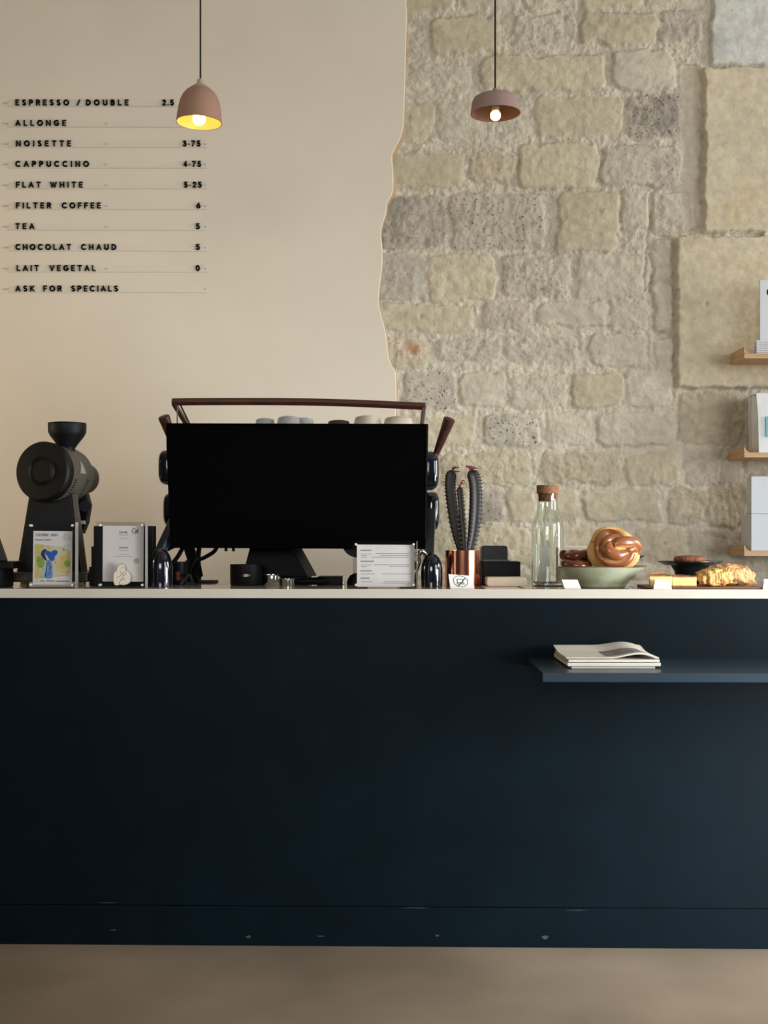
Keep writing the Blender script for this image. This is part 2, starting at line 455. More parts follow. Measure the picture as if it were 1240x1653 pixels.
    m = bpy.data.materials.new('limestone'); m.use_nodes = True
    nt = m.node_tree; N = nt.nodes; L = nt.links; b = N['Principled BSDF']
    b.inputs['Roughness'].default_value = 0.9; b.inputs['Specular IOR Level'].default_value = 0.15
    at = N.new('ShaderNodeAttribute'); at.attribute_name = 'stone'
    tc = N.new('ShaderNodeTexCoord')
    def nz(scale, detail=5, kind='ShaderNodeTexNoise'):
        n = N.new(kind); n.inputs['Scale'].default_value = scale
        if 'Detail' in n.inputs and kind == 'ShaderNodeTexNoise': n.inputs['Detail'].default_value = detail
        L.new(tc.outputs['Object'], n.inputs['Vector']); return n
    n1 = nz(30, 8); n2 = nz(95, 5); n3 = nz(80, 2)
    r1 = N.new('ShaderNodeMapRange'); r1.inputs['From Min'].default_value = .3; r1.inputs['From Max'].default_value = .7
    r1.inputs['To Min'].default_value = .86; r1.inputs['To Max'].default_value = 1.1
    L.new(n1.outputs['Fac'], r1.inputs['Value'])
    mul = N.new('ShaderNodeVectorMath'); mul.operation = 'SCALE'
    L.new(at.outputs['Color'], mul.inputs[0]); L.new(r1.outputs['Result'], mul.inputs['Scale'])
    r2 = N.new('ShaderNodeMapRange'); r2.inputs['From Min'].default_value = .62; r2.inputs['From Max'].default_value = .70
    L.new(n3.outputs['Fac'], r2.inputs['Value'])
    pm = N.new('ShaderNodeMath'); pm.operation = 'MULTIPLY'
    L.new(r2.outputs['Result'], pm.inputs[0]); L.new(at.outputs['Alpha'], pm.inputs[1])
    dk = N.new('ShaderNodeMix'); dk.data_type = 'RGBA'; dk.inputs[7].default_value = lin((112, 104, 94))
    L.new(pm.outputs[0], dk.inputs[0]); L.new(mul.outputs[0], dk.inputs[6]); L.new(dk.outputs[2], b.inputs['Base Color'])
    add = N.new('ShaderNodeMath'); add.operation = 'MULTIPLY_ADD'; add.inputs[1].default_value = 1.0
    L.new(n2.outputs['Fac'], add.inputs[0]); L.new(n1.outputs['Fac'], add.inputs[2])
    sb = N.new('ShaderNodeMath'); sb.operation = 'SUBTRACT'; L.new(add.outputs[0], sb.inputs[0]); L.new(pm.outputs[0], sb.inputs[1])
    bp = N.new('ShaderNodeBump'); bp.inputs['Strength'].default_value = 0.8; bp.inputs['Distance'].default_value = 0.007
    ar = N.new('ShaderNodeAttribute'); ar.attribute_name = 'rough'
    mr = N.new('ShaderNodeMath'); mr.operation = 'MULTIPLY'; L.new(sb.outputs[0], mr.inputs[0]); L.new(ar.outputs['Fac'], mr.inputs[1])
    L.new(mr.outputs[0], bp.inputs['Height']); L.new(bp.outputs['Normal'], b.inputs['Normal'])
    me.materials.append(m)
    o = bpy.data.objects.new('wall_back_right', me); COL.objects.link(o); o['kind'] = 'structure'
    return o
build_stone_wall()

# plaster skin left of the stones, its broken edge tan
EDGE = [(656,-246),(656,-60),(655.5,0),(657,30),(656,60),(655,100),(653.5,160),(652,200),(649,220),(641,238),(634,252),(633.5,264),(635,283),(635,300),(633.5,316),(625,333),(623,350),
        (618,365),(615.5,380),(617,398),(618,416),(617,436),(614,460),(611.6,489),(615,508),(623,540),(628,579),(633,592),(639,605),(640,640),(638.7,672),(637,700),(640,760),(636,820),(639,900),(636,1000),(640,1200),(638,1330.8)]
EW = [1.5,1.5,1.5,2,2.5,2,1.5,2,3.5,6,6.5,5,4.5,4.5,5,7,3,2,1.5,1.5,1.5,1.5,1.5,2,2.5,2,2.5,2.5,1.5,2,2,2,2,2,2,2,2,2]
YPL = YW - 0.034
def build_plaster():
    ed = smooth_path([(x, y, w) for (x, y), w in zip(EDGE, EW)], 5)
    s = YW / F
    bm = bmesh.new()
    L0 = -3.4
    rows = []
    for e in ed:
        zz = H - (e.y - HY) * s; x = (e.x - CX) * s
        rows.append([bm.verts.new((L0, YPL, zz)), bm.verts.new((x - 0.004, YPL, zz)), bm.verts.new((x, YPL + 0.003, zz)), bm.verts.new((x + e.z * s, YW + 0.004, zz)), bm.verts.new((L0, YW + 0.05, zz))])
    for a, b in zip(rows, rows[1:]):
        for k in range(4):
            f = bm.faces.new((a[k], b[k], b[k + 1], a[k + 1])); f.material_index = 1 if k == 2 else 0
        f = bm.faces.new((a[4], b[4], b[0], a[0]))
    bm.faces.new(rows[0]); bm.faces.new(rows[-1][::-1])
    struct('wall_back_left', bm, [mat('cream_plaster', (216, 206, 189), 0.75, spec=0.2, var=0.025, vscale=3, bump=0.05, bscale=14),
                                  mat('plaster_edge', (176, 146, 106), 0.85, var=0.12, vscale=30)], angle=25)
build_plaster()

# ------------------------------------------------------------------ menu on the wall: rails with letters
def arc(cx, cz, rx, rz, a0, a1, n=10):
    return [(cx + rx * math.cos(math.radians(a0 + (a1 - a0) * k / n)), cz + rz * math.sin(math.radians(a0 + (a1 - a0) * k / n))) for k in range(n + 1)]
GL = {  # width, strokes; cap height 1
 'A': (.82, [[(0, 0), (.41, 1), (.82, 0)], [(.16, .34), (.66, .34)]]),
 'B': (.62, [[(0, 0), (0, 1), (.32, 1)] + arc(.32, .77, .25, .23, 90, -90) + [(0, .54)], [(.32, .54)] + arc(.34, .27, .28, .27, 90, -90) + [(0, 0)]]),
 'C': (.82, [arc(.46, .5, .46, .5, 50, 310, 16)]),
 'D': (.74, [[(0, 0), (0, 1), (.26, 1)] + arc(.26, .5, .48, .5, 90, -90, 14) + [(0, 0)]]),
 'E': (.54, [[(.54, 1), (0, 1), (0, 0), (.54, 0)], [(0, .5), (.46, .5)]]),
 'F': (.54, [[(.54, 1), (0, 1), (0, 0)], [(0, .5), (.46, .5)]]),
 'G': (.86, [arc(.46, .5, .46, .5, 50, 325, 16) + [(.86, .46), (.5, .46)]]),
 'H': (.72, [[(0, 0), (0, 1)], [(.72, 0), (.72, 1)], [(0, .5), (.72, .5)]]),
 'I': (.04, [[(.02, 0), (.02, 1)]]),
 'K': (.68, [[(0, 0), (0, 1)], [(.64, 1), (.02, .42)], [(.22, .6), (.68, 0)]]),
 'L': (.52, [[(0, 1), (0, 0), (.52, 0)]]),
 'N': (.74, [[(0, 0), (0, 1), (.74, 0), (.74, 1)]]),
 'O': (.94, [arc(.47, .5, .47, .5, 0, 360, 22)]),
 'P': (.6, [[(0, 0), (0, 1), (.32, 1)] + arc(.32, .73, .28, .27, 90, -90) + [(0, .46)]]),
 'R': (.62, [[(0, 0), (0, 1), (.32, 1)] + arc(.32, .74, .28, .26, 90, -90) + [(0, .48)], [(.3, .48), (.62, 0)]]),
 'S': (.58, [arc(.3, .75, .27, .25, 45, 270, 10) + arc(.29, .25, .28, .25, 90, -140, 10)]),
 'T': (.66, [[(0, 1), (.66, 1)], [(.33, 1), (.33, 0)]]),
 'U': (.7, [[(0, 1), (0, .35)] + arc(.35, .35, .35, .35, 180, 360, 12) + [(.7, 1)]]),
 'V': (.78, [[(0, 1), (.39, 0), (.78, 1)]]),
 'W': (1.14, [[(0, 1), (.29, 0), (.57, .9), (.85, 0), (1.14, 1)]]),
 '/': (.5, [[(0, 0), (.5, 1)]]),
 '.': (.04, [[(.02, .02), (.03, .02)]]), '·': (.04, [[(.02, .36), (.03, .36)]]),
 '0': (.64, [arc(.32, .5, .32, .5, 0, 360, 20)]),
 '2': (.56, [arc(.28, .72, .27, .28, 165, -35, 10) + [(0, 0), (.56, 0)]]),
 '3': (.56, [arc(.27, .76, .25, .24, 150, -90, 10), arc(.27, .27, .29, .27, 90, -150, 10)]),
 '4': (.64, [[(.46, 0), (.46, 1), (0, .28), (.64, .28)]]),
 '5': (.56, [[(.5, 1), (.1, 1), (.05, .56)] + arc(.26, .31, .3, .31, 125, -145, 12)]),
 '6': (.62, [[(.44, 1), (.08, .48)], arc(.31, .32, .31, .32, 0, 360, 18)]),
 '7': (.56, [[(0, 1), (.56, 1), (.16, 0)]]),
}
LETTER = mat('black_letter', (14, 13, 13), 0.5)
RAIL = mat('pale_rail', (214, 205, 188), 0.35, spec=0.4)
SCREW = mat('screw_grey', (176, 170, 158), 0.4)
YR = YPL - 0.0035
SCL = YR / F
CAP = 7.7 * SCL; SW = 2.25 * SCL
ROWS = [
 (166, [('ESPRESSO', 25, 112), ('/', 124, 130), ('DOUBLE', 139, 208)], ('2.5', 262, 281), 'topmost black menu line on the plaster wall, reading ESPRESSO / DOUBLE 2.5'),
 (199, [('ALLONGE', 25, 107)], None, 'black menu line reading ALLONGE, ending behind the bell lamp'),
 (232, [('NOISETTE', 26, 115)], ('3·75', 295, 324), 'black menu line reading NOISETTE 3·75 on a pale rail'),
 (265, [('CAPPUCCINO', 25, 144)], ('4·75', 296, 325), 'black menu line reading CAPPUCCINO 4·75 on a pale rail'),
 (298.5, [('FLAT', 26, 66), ('WHITE', 81, 134)], ('5·25', 297, 326), 'black menu line reading FLAT WHITE 5·25 on a pale rail'),
 (332, [('FILTER', 26, 83), ('COFFEE', 100, 163)], ('6', 317, 324), 'black menu line reading FILTER COFFEE 6 on a pale rail'),
 (365.5, [('TEA', 25, 56)], ('5', 316, 323), 'black menu line reading TEA 5 on a pale rail'),
 (399, [('CHOCOLAT', 25, 115), ('CHAUD', 131, 188)], ('5', 316, 323), 'black menu line reading CHOCOLAT CHAUD 5 on a pale rail'),
 (433, [('LAIT', 27, 63), ('VEGETAL', 80, 155)], ('0', 316, 323), 'black menu line reading LAIT VEGETAL 0 on a pale rail'),
 (466, [('ASK', 25, 56), ('FOR', 70, 100), ('SPECIALS', 115, 191)], None, 'lowest black menu line on the plaster wall, reading ASK FOR SPECIALS')]
def glyph(ch, x, z, w, parent, nm):
    bm = bmesh.new()
    for stx in GL[ch][1]:
        ribbon(bm, [(x + u * CAP * w, z + v * CAP) for u, v in stx], SW, YR - 0.004, YR)
    obj(nm, bm, LETTER, parent, smooth=False)
for yc, words, price, lab in ROWS:
    base = P(170, yc + 6.5, YPL)
    t = thing('menu_line', lab, 'menu', base, 'lines of the wall menu')
    x0, x1 = P(14, yc, YPL).x, P(334, yc, YPL).x
    bm = bmesh.new(); zb = base.z
    box(bm, x0, x1, YPL - 0.0035, YPL + 0.002, zb, zb + 1.2 * SCL)
    box(bm, x0, x1, YPL - 0.0012, YPL + 0.002, zb, zb + 9 * SCL)
    rl = obj('rail', bm, RAIL, t, smooth=False)
    for sx in (8, 13, 172, 332):
        bm = bmesh.new(); c = P(sx, yc + 1, YPL)
        lathe(bm, [(0, 0.006), (.0022, 0.006), (.003, 0.0045), (.003, -0.002), (0, -0.002)], 12, Matrix.Translation(c) @ Matrix.Rotation(PI / 2, 4, 'X'))
        obj('screw', bm, SCREW, rl)
    for k, (wd, a, b) in enumerate(words + ([price] if price else [])):
        nm = 'price_digit' if price and k == len(words) else 'letter'
        ww = [GL[c][0] for c in wd]; span = (b - a) * SCL - SW
        f = 1.0 if nm == 'letter' else 0.95
        tot = sum(ww) * CAP * f
        gap = (span - tot) / max(len(wd) - 1, 1)
        if len(wd) == 1: f = span / (CAP * ww[0]); gap = 0
        x = P(a, yc, YR).x + SW / 2
        for c, w_ in zip(wd, ww):
            glyph(c, x, zb + 1.3 * SCL + SW / 2, f, t, nm if c not in '/' else 'slash')
            x += w_ * CAP * f + gap

# ------------------------------------------------------------------ counter and worktop
YC, ROT = 3.63, -0.02          # front edge at the middle, turned a little
ZT = 1.051
def yf(x): return YC + ROT * x
NAVY = mat('navy_counter_paint', (2, 12, 19), 0.55, spec=0.09, rgb2=(3, 16, 24), vscale=5, bump=0.03, bscale=60, detail=7)
ct = thing('bar_counter', 'long dark navy panelled bar counter standing on the screed floor', 'counter', (0, YC, 0), rotz=ROT)
bm = bmesh.new(); box(bm, -1.9, 1.9, 0.010, 0.032, 0.1185, 1.024); obj('front_panel', bm, NAVY, ct, local=True, smooth=False, bevel=0.001)
bm = bmesh.new(); box(bm, -1.9, 1.9, 0.010, 0.032, 0.0, 0.1165); obj('kick_panel', bm, NAVY, ct, local=True, smooth=False, bevel=0.001)
for sx in (-1, 1):
    bm = bmesh.new(); box(bm, sx * 1.9, sx * 1.876, 0.0325, 0.72, 0, 1.024); obj('end_panel', bm, NAVY, ct, local=True, smooth=False)
bm = bmesh.new(); box(bm, -1.875, 1.875, 0.70, 0.72, 0, 1.024); obj('back_panel', bm, NAVY, ct, local=True, smooth=False)
bm = bmesh.new(); box(bm, -1.875, 1.875, 0.033, 0.04, 0, 1.024); obj('inner_batten', bm, NAVY, ct, local=True, smooth=False)
SCUFF = mat('paint_scuff', (30, 58, 56), .8)
for px, py, w_, h_ in ((400, 1514, 4, 2.2), (880, 1515, 5, 3.2), (706, 1512, 3, 1.6), (517, 1513, 6, .8), (180, 1503, 5, .8), (672, 1467, 20, .5), (170, 1459, 14, .5), (930, 1471, 16, .5)):
    lx = (px - CX) * YC / F; lz = H - (py - HY) * yf(lx) / F
    bm = bmesh.new(); k_ = YC / F
    prism(bm, [(lx + w_ * k_ * math.cos(a) * (1 + .25 * math.sin(3 * a + px)), lz + h_ * k_ * math.sin(a) * (1 + .2 * math.cos(5 * a))) for a in [2 * PI * q / 16 for q in range(16)]], .0096, .0102)
    obj('paint_scuff', bm, SCUFF, ct, local=True, smooth=False)
wt = thing('worktop', 'long thin off-white worktop laid over the navy bar counter', 'worktop', (0, YC, 1.024), rotz=ROT)
bm = bmesh.new(); box(bm, -1.92, 1.92, 0.0, 0.76, 0, 0.027)
obj('slab', bm, mat('offwhite_slab', (202, 193, 178), 0.05, spec=0.5, var=0.03, vscale=6), wt, local=True, smooth=False, bevel=0.0012)

# bag shelf on the counter front, and its newspapers
SH = mat('slate_shelf_paint', (33, 48, 59), 0.34, spec=0.5, var=0.05, vscale=7)
bm = bmesh.new(); box(bm, 0.42, 1.82, -0.402, 0.0095, 0.826, 0.8495)
so = obj('bag_shelf', bm, SH, ct, local=True, smooth=False, bevel=0.0015); so['label'] = 'slate blue shelf board on the counter front'
ZS = 0.8495
def newspaper(x0, x1, y0, y1, z0, th, label, curl=0.0, m=None):
    t = thing('newspaper', label, 'newspaper', ((x0 + x1) / 2, (y0 + y1) / 2, z0), 'newspapers on the counter shelf')
    bm = bmesh.new(); nx, ny = 26, 10
    def zc(u, v):
        a = 0.012 * math.exp(-((v - 1) / .25) ** 2) * (1 if curl else 0.15)
        a += curl * (max(0, u - .42) ** 1.3 * 0.055 * math.sin(min(1, (u - .42) / .55) * PI) if u > .42 else 0) * (1 - .3 * v)
        return a
    top, bot = [], []
    for j in range(ny + 1):
        rt, rb = [], []
        for i in range(nx + 1):
            u, v = i / nx, j / ny
            x = x0 + (x1 - x0) * u; y = y0 + (y1 - y0) * v
            rb.append(bm.verts.new((x, y, z0 + zc(u, v) * (0.9 if curl else .2)))); rt.append(bm.verts.new((x, y, z0 + th + zc(u, v))))
        top.append(rt); bot.append(rb)
    for j in range(ny):
        for i in range(nx):
            bm.faces.new((top[j][i], top[j][i + 1], top[j + 1][i + 1], top[j + 1][i]))
            bm.faces.new((bot[j][i], bot[j + 1][i], bot[j + 1][i + 1], bot[j][i + 1]))
    for i in range(nx):
        bm.faces.new((bot[0][i], bot[0][i + 1], top[0][i + 1], top[0][i])); bm.faces.new((bot[ny][i + 1], bot[ny][i], top[ny][i], top[ny][i + 1]))
    for j in range(ny):
        bm.faces.new((bot[j + 1][0], bot[j][0], top[j][0], top[j + 1][0])); bm.faces.new((bot[j][nx], bot[j + 1][nx], top[j + 1][nx], top[j][nx]))
    obj('pages', bm, m or NEWS, t, angle=50)
    return t, zc
NEWS = mat('newsprint', (205, 198, 184), 0.85, var=0.06, vscale=120, stretch=(.2, .2, 6))
NEWS2 = mat('newsprint_grey', (176, 171, 163), 0.85, var=0.05, vscale=120, stretch=(.2, .2, 6))
newspaper(.505, .730, 3.335, 3.60, ZS + .0003, .005, 'lowest newspaper of the stack, lying flat on the slate shelf', m=NEWS2)
newspaper(.494, .744, 3.33, 3.60, ZS + .0068, .0085, 'second newspaper from the bottom of the stack on the slate shelf')
newspaper(.497, .742, 3.335, 3.60, ZS + .0172, .0065, 'thick folded newspaper directly under the curled one')
t, zc = newspaper(.492, .742, 3.34, 3.60, ZS + .0258, .003, 'curled topmost newspaper of the stack on the slate shelf', curl=1.0)
bm = bmesh.new()
rows = []
for j in range(6):
    v = .12 + .5 * j / 5; rows.append([bm.verts.new((.492 + .25 * u, 3.34 + .26 * v, ZS + .0258 + .0033 + zc(u, v))) for u in [.45 + .45 * k / 10 for k in range(11)]])
for a, b in zip(rows, rows[1:]):
    for k in range(10): bm.faces.new((a[k], a[k + 1], b[k + 1], b[k]))
obj('printed_photo', bm, mat('news_photo', (120, 117, 114), 0.8, var=0.25, vscale=30), t)

# ------------------------------------------------------------------ acrylic block sign holders and their sheets
def sign_holder(px0, px1, py0, Y, label, depth=0.032):
    a = P(px0, py0, Y); b = P(px1, 950, Y)
    x0, x1, z0, z1 = a.x, b.x, ZT + .0004, a.z
    t = thing('acrylic_sign_holder', label, 'sign holder', ((x0 + x1) / 2, Y + depth / 2, z0), 'clear block sign holders on the counter')
    bm = bmesh.new(); box(bm, x0, x1, Y, Y + .012, z0, z1); obj('front_plate', bm, ACRYLIC, t, smooth=False)
    bm = bmesh.new(); box(bm, x0, x1, Y + .018, Y + depth, z0, z1); obj('back_plate', bm, ACRYLIC, t, smooth=False)
    bm = bmesh.new()
    box(bm, x1 - .0004, x1 + .0016, Y, Y + depth, z0, z1)
    obj('polished_edge', bm, ACRYLIC_EDGE, t, smooth=False)
    w = .012
    for cx in (x0 + w * .8, x1 - w * .8):
        for cz in (z0 + w * .8, z1 - w * .8):
            bm = bmesh.new(); lathe(bm, [(0, 0), (.0032, 0), (.0036, -.001), (.0036, -.020), (0, -.020)], 14, Matrix.Translation((cx, Y - .0006, cz)) @ Matrix.Rotation(PI / 2, 4, 'X'))
            obj('magnet', bm, STEEL, t)
    return t, x0, x1, z0, z1
def sheet(name, pxs, Y, label, cat, m=PAPER):
    bm = bmesh.new(); q = ppx(pxs, Y); prism(bm, q, Y, Y + .0008)
    zs = min(z for _, z in q); xs_ = sum(x for x, _ in q) / len(q)
    t = thing(name, label, cat, (xs_, Y, zs))
    obj('sheet', bm, m, t, smooth=False)
    return t
def print_flat(t, pxs, Y, m, nm='illustration'):
    q = [Vector((x, y, 0)) for x, y in pxs]; n = len(q)
    cl = smooth_path([q[-1]] + q + [q[0], q[1]], 4)[4:-5]; pxs = [(v.x, v.y) for v in cl]
    bm = bmesh.new(); prism(bm, ppx(pxs, Y), Y - .0004, Y - .0001); obj(nm, bm, m, t, smooth=False)
def print_lines(t, lines, w, Y, m, nm='printed_lines', dy=0.0):
    bm = bmesh.new()
    for ln in lines: ribbon(bm, ppx(ln, Y), w * Y / F, Y - .0006 - dy, Y - .0002 - dy)
    obj(nm, bm, m, t, smooth=False)
def print_text(t, s, px, py, hpx, Y, m, nm='lettering', fit=None):
    p = P(px, py, Y); sz = hpx * Y / F / 0.7
    bm = text_bm(s, sz, FACE, .0002)
    if fit:
        xs_ = [v.co.x for v in bm.verts]; k = fit * Y / F / (max(xs_) - min(xs_))
        bmesh.ops.scale(bm, vec=(k, 1, 1), verts=bm.verts[:])
    bmesh.ops.translate(bm, vec=(p.x, Y - .0004, p.z), verts=bm.verts[:])
    obj(nm, bm, m, t, smooth=False)

YS = 3.69
# 1: watercolour card in front of the grinder
sign_holder(43.5, 121.5, 843, YS, 'clear acrylic block holding the watercolour card in front of the grinder')
Yc = YS + .0145
Z = lambda x, y: (x / 7.294, 800 + y / 7.294)
t = sheet('printed_card', [(54, 857), (117, 857.5), (116.2, 944), (52.8, 943.5)], Yc, 'white card with a blue, yellow and green watercolour, in the acrylic block by the grinder', 'card')
C_Y = mat('wash_yellow', (214, 190, 96), .8, rgb2=(226, 210, 140), vscale=60); C_G = mat('wash_green', (122, 160, 62), .8, rgb2=(160, 184, 96), vscale=60)
C_B = mat('wash_blue', (36, 84, 176), .8, rgb2=(52, 110, 200), vscale=60); C_N = mat('wash_navy', (38, 48, 112), .8); C_L = mat('wash_lightblue', (96, 136, 200), .8, rgb2=(150, 178, 218), vscale=80)
C_O = mat('wash_cream', (226, 206, 160), .8)
print_flat(t, [Z(*q) for q in [(425, 640), (560, 592), (700, 600), (815, 640), (822, 780), (815, 930), (700, 955), (560, 965), (430, 950), (418, 800)]], Yc + .0001, mat('wash_pale', (226, 218, 196), .8, rgb2=(214, 200, 150), vscale=45))
print_flat(t, [Z(*q) for q in [(415, 585), (470, 575), (520, 582), (490, 640), (475, 720), (465, 850), (485, 965), (412, 965), (418, 780)]], Yc, C_Y)
print_flat(t, [Z(*q) for q in [(700, 740), (760, 700), (822, 670), (822, 905), (760, 915), (705, 900), (690, 820)]], Yc, C_Y)
print_flat(t, [Z(*q) for q in [(430, 745), (470, 715), (530, 780), (500, 845), (450, 835)]], Yc - .0002, C_G)
print_flat(t, [Z(*q) for q in circ(792, 800, 38, 14)][:], Yc - .0002, C_G)
print_flat(t, [Z(*q) for q in [(485, 775), (520, 790), (545, 775), (548, 850), (530, 965), (478, 965), (492, 880)]], Yc - .0001, mat('wash_mint', (150, 190, 170), .8, rgb2=(196, 212, 206), vscale=70))
print_flat(t, [Z(*q) for q in [(482, 690), (500, 645), (545, 628), (528, 680), (545, 740), (556, 770), (520, 752), (495, 720)]], Yc - .0002, C_N)
print_flat(t, [Z(*q) for q in [(535, 655), (560, 648), (600, 660), (645, 640), (680, 655), (672, 690), (648, 715), (640, 755), (610, 772), (580, 750), (560, 715), (538, 690)]], Yc - .0002, C_B)
print_flat(t, [Z(*q) for q in [(555, 770), (600, 775), (618, 860), (612, 968), (530, 968), (540, 880)]], Yc - .0001, C_L)
print_lines(t, [[Z(*a) for a in ln] for ln in [[(572, 770), (555, 830), (545, 900), (540, 965)], [(585, 775), (590, 840), (570, 900), (568, 965)], [(560, 790), (600, 850), (590, 920), (600, 965)], [(600, 790), (610, 850)]]], .55, Yc - .0003, C_B)
print_lines(t, [[Z(*a) for a in circ(787, 490, 34, 16) + [(821, 490)]], [Z(*a) for a in arc(785, 620, 36, 36, -30, -260)], [Z(*a) for a in [(720, 945), (760, 930), (800, 950)]], [Z(*a) for a in [(480, 610), (560, 590), (590, 630)]],
                [Z(*a) for a in [(775, 480), (795, 500)]]], .4, Yc, INK)
print_lines(t, [[Z(748, 640), Z(756, 636)], [Z(653, 790), Z(657, 786)]], 1.6, Yc, mat('wash_dark', (66, 80, 66), .8), 'illustration')
print_text(t, 'COLOMBIA · HUILA', *Z(420, 478), 4.2, Yc, INK, fit=36)
print_text(t, 'Ramon Castro', *Z(420, 530), 3.2, Yc, INK, fit=25)
print_lines(t, [[Z(470, 1005), Z(520, 1005)], [Z(548, 1005), Z(640, 1005)], [Z(670, 1008), Z(810, 1008)]], 1.4, Yc, INK)
print_lines(t, [[Z(*a) for a in [(420, 990), (430, 1010), (425, 1020)]]], .4, Yc, INK)

# 2: plain white sheet with a line drawing
sign_holder(155.5, 234.5, 842.5, YS, 'clear acrylic block holding the white sheet, in front of the tiered black caddy')
t = sheet('printed_sheet', [(166.2, 848.7), (232, 848.7), (231.4, 939), (165.6, 938.5)], Yc, 'white sheet with centred print and blue handwriting, in the second acrylic block', 'sheet')
Z = lambda x, y: (140 + x / 10.33, 840 + y / 10.33)
print_text(t, 'D+R', *Z(548, 222), 4.2, Yc, mat('dark_ink', (70, 62, 60), .8), fit=12.5)
print_lines(t, [[Z(540, 245), Z(690, 245)], [Z(540, 300), Z(700, 300)], [Z(540, 500), Z(700, 500)], [Z(540, 566), Z(695, 566)], [Z(465, 602), Z(755, 602)]], .7, Yc, mat('pale_ink', (168, 158, 150), .8))
print_lines(t, [[Z(542, 456), Z(690, 456)]], 1.3, Yc, INK)
print_lines(t, [[Z(*a) for a in arc(795, 180, 38, 42, 60, 310, 10)], [Z(*a) for a in [(790, 190), (815, 175), (815, 212), (838, 200), (838, 165), (862, 140), (850, 150), (846, 205), (866, 210)]], [Z(832, 180), Z(862, 172)]], .85, Yc, mat('blue_ink', (62, 70, 140), .8), 'handwriting')
print_flat(t, [Z(*q) for q in circ(828, 675, 48, 16)], Yc, mat('stamp_ink', (198, 186, 176), .8), 'stamp')
# cut-out drawing of an embracing couple stuck over its lower edge
out = [(450, 1040), (445, 960), (455, 880), (490, 830), (500, 760), (540, 722), (590, 712), (640, 735), (660, 790), (655, 835), (700, 850), (735, 890), (745, 960), (728, 1030), (690, 1062), (640, 1075), (600, 1080), (560, 1070), (520, 1085), (470, 1082)]
t2 = sheet('drawing_cutout', [Z(*q) for q in out], YS - .0012, 'cut-out line drawing of two embracing people stuck low on the second acrylic block', 'drawing', mat('cream_paper', (216, 205, 186), .8))
print_lines(t2, [[Z(*q) for q in out + out[:1]], [Z(*q) for q in [(500, 850), (510, 790), (550, 740), (600, 730)]], [Z(*q) for q in circ(635, 885, 28, 12)], [Z(*q) for q in [(575, 800), (620, 780), (650, 800)]],
                 [Z(*q) for q in [(500, 960), (560, 930), (590, 900), (560, 850)]], [Z(*q) for q in [(620, 905), (600, 960), (560, 1010), (545, 1060)]], [Z(*q) for q in [(575, 990), (620, 985), (650, 960)]]], .45, YS - .0012, INK, 'drawn_lines')

# 3: allergen sheet under the machine
sign_holder(569.5, 673, 873.5, YS, 'clear acrylic block holding the landscape text sheet, under the espresso machine')
t = sheet('text_sheet', [(576.3, 879), (669.5, 879.5), (669, 947.3), (576.3, 947.3)], Yc, 'landscape white sheet of small grey text in the acrylic block under the machine', 'sheet')
Z = lambda x, y: (550 + x / 8.267, 860 + y / 8.267)
print_lines(t, [[Z(270, y), Z(x, y)] for y, x in ((234, 405), (381, 440), (508, 410), (605, 380))], 1.6, Yc, mat('heading_ink', (146, 138, 135), .8))
print_lines(t, [[Z(a, y), Z(b, y)] for a, b, y in ((275, 410, 283), (275, 350, 303), (275, 350, 326), (470, 915, 277), (530, 905, 301), (415, 905, 326), (270, 410, 430), (275, 345, 452), (445, 920, 428), (650, 910, 448), (270, 455, 551), (545, 945, 549), (275, 420, 652), (585, 935, 652), (560, 935, 674))], .8, Yc, mat('faint_ink', (172, 164, 161), .8))

# ------------------------------------------------------------------ espresso machine
YM = 3.86
sm_ = YM / F
base = P(480, 950, YM); em = thing('espresso_machine', 'wide black espresso machine with wooden top rail, at the middle of the worktop', 'espresso machine', (base.x, 4.08, ZT))
# back panel toward the room
bm = bmesh.new(); prism(bm, ppx([(268, 683), (268.5, 720), (274, 860), (276, 884.5), (686, 886.5), (688, 860), (691, 720), (691.5, 684)], YM), YM, YM + .018)
rp = obj('rear_panel', bm, PANEL, em, smooth=False, bevel=.002)
bm = bmesh.new(); prism(bm, [(P(688.8, 690, YM).x, P(0, 685, YM).z), (P(691.6, 0, YM).x, P(0, 685, YM).z), (P(688.6, 0, YM).x, P(0, 870, YM).z), (P(686, 0, YM).x, P(0, 870, YM).z)], YM - .003, YM - .0003)
obj('panel_trim', bm, BLACK, rp, smooth=False)
ztop = 1.545
bm = bmesh.new(); box(bm, P(284, 0, YM).x, P(676, 0, YM).x, YM + .02, 4.33, P(0, 878, YM).z, ztop); obj('body', bm, BLACK, em, smooth=False, bevel=.008)
bm = bmesh.new()
x0, x1 = P(290, 0, YM).x, P(670, 0, YM).x
box(bm, x0, x1, YM + .03, 4.31, ztop + .0005, ztop + .004)
obj('cup_tray', bm, mat('tray_steel', (60, 58, 56), .35, metal=1), em, smooth=False)
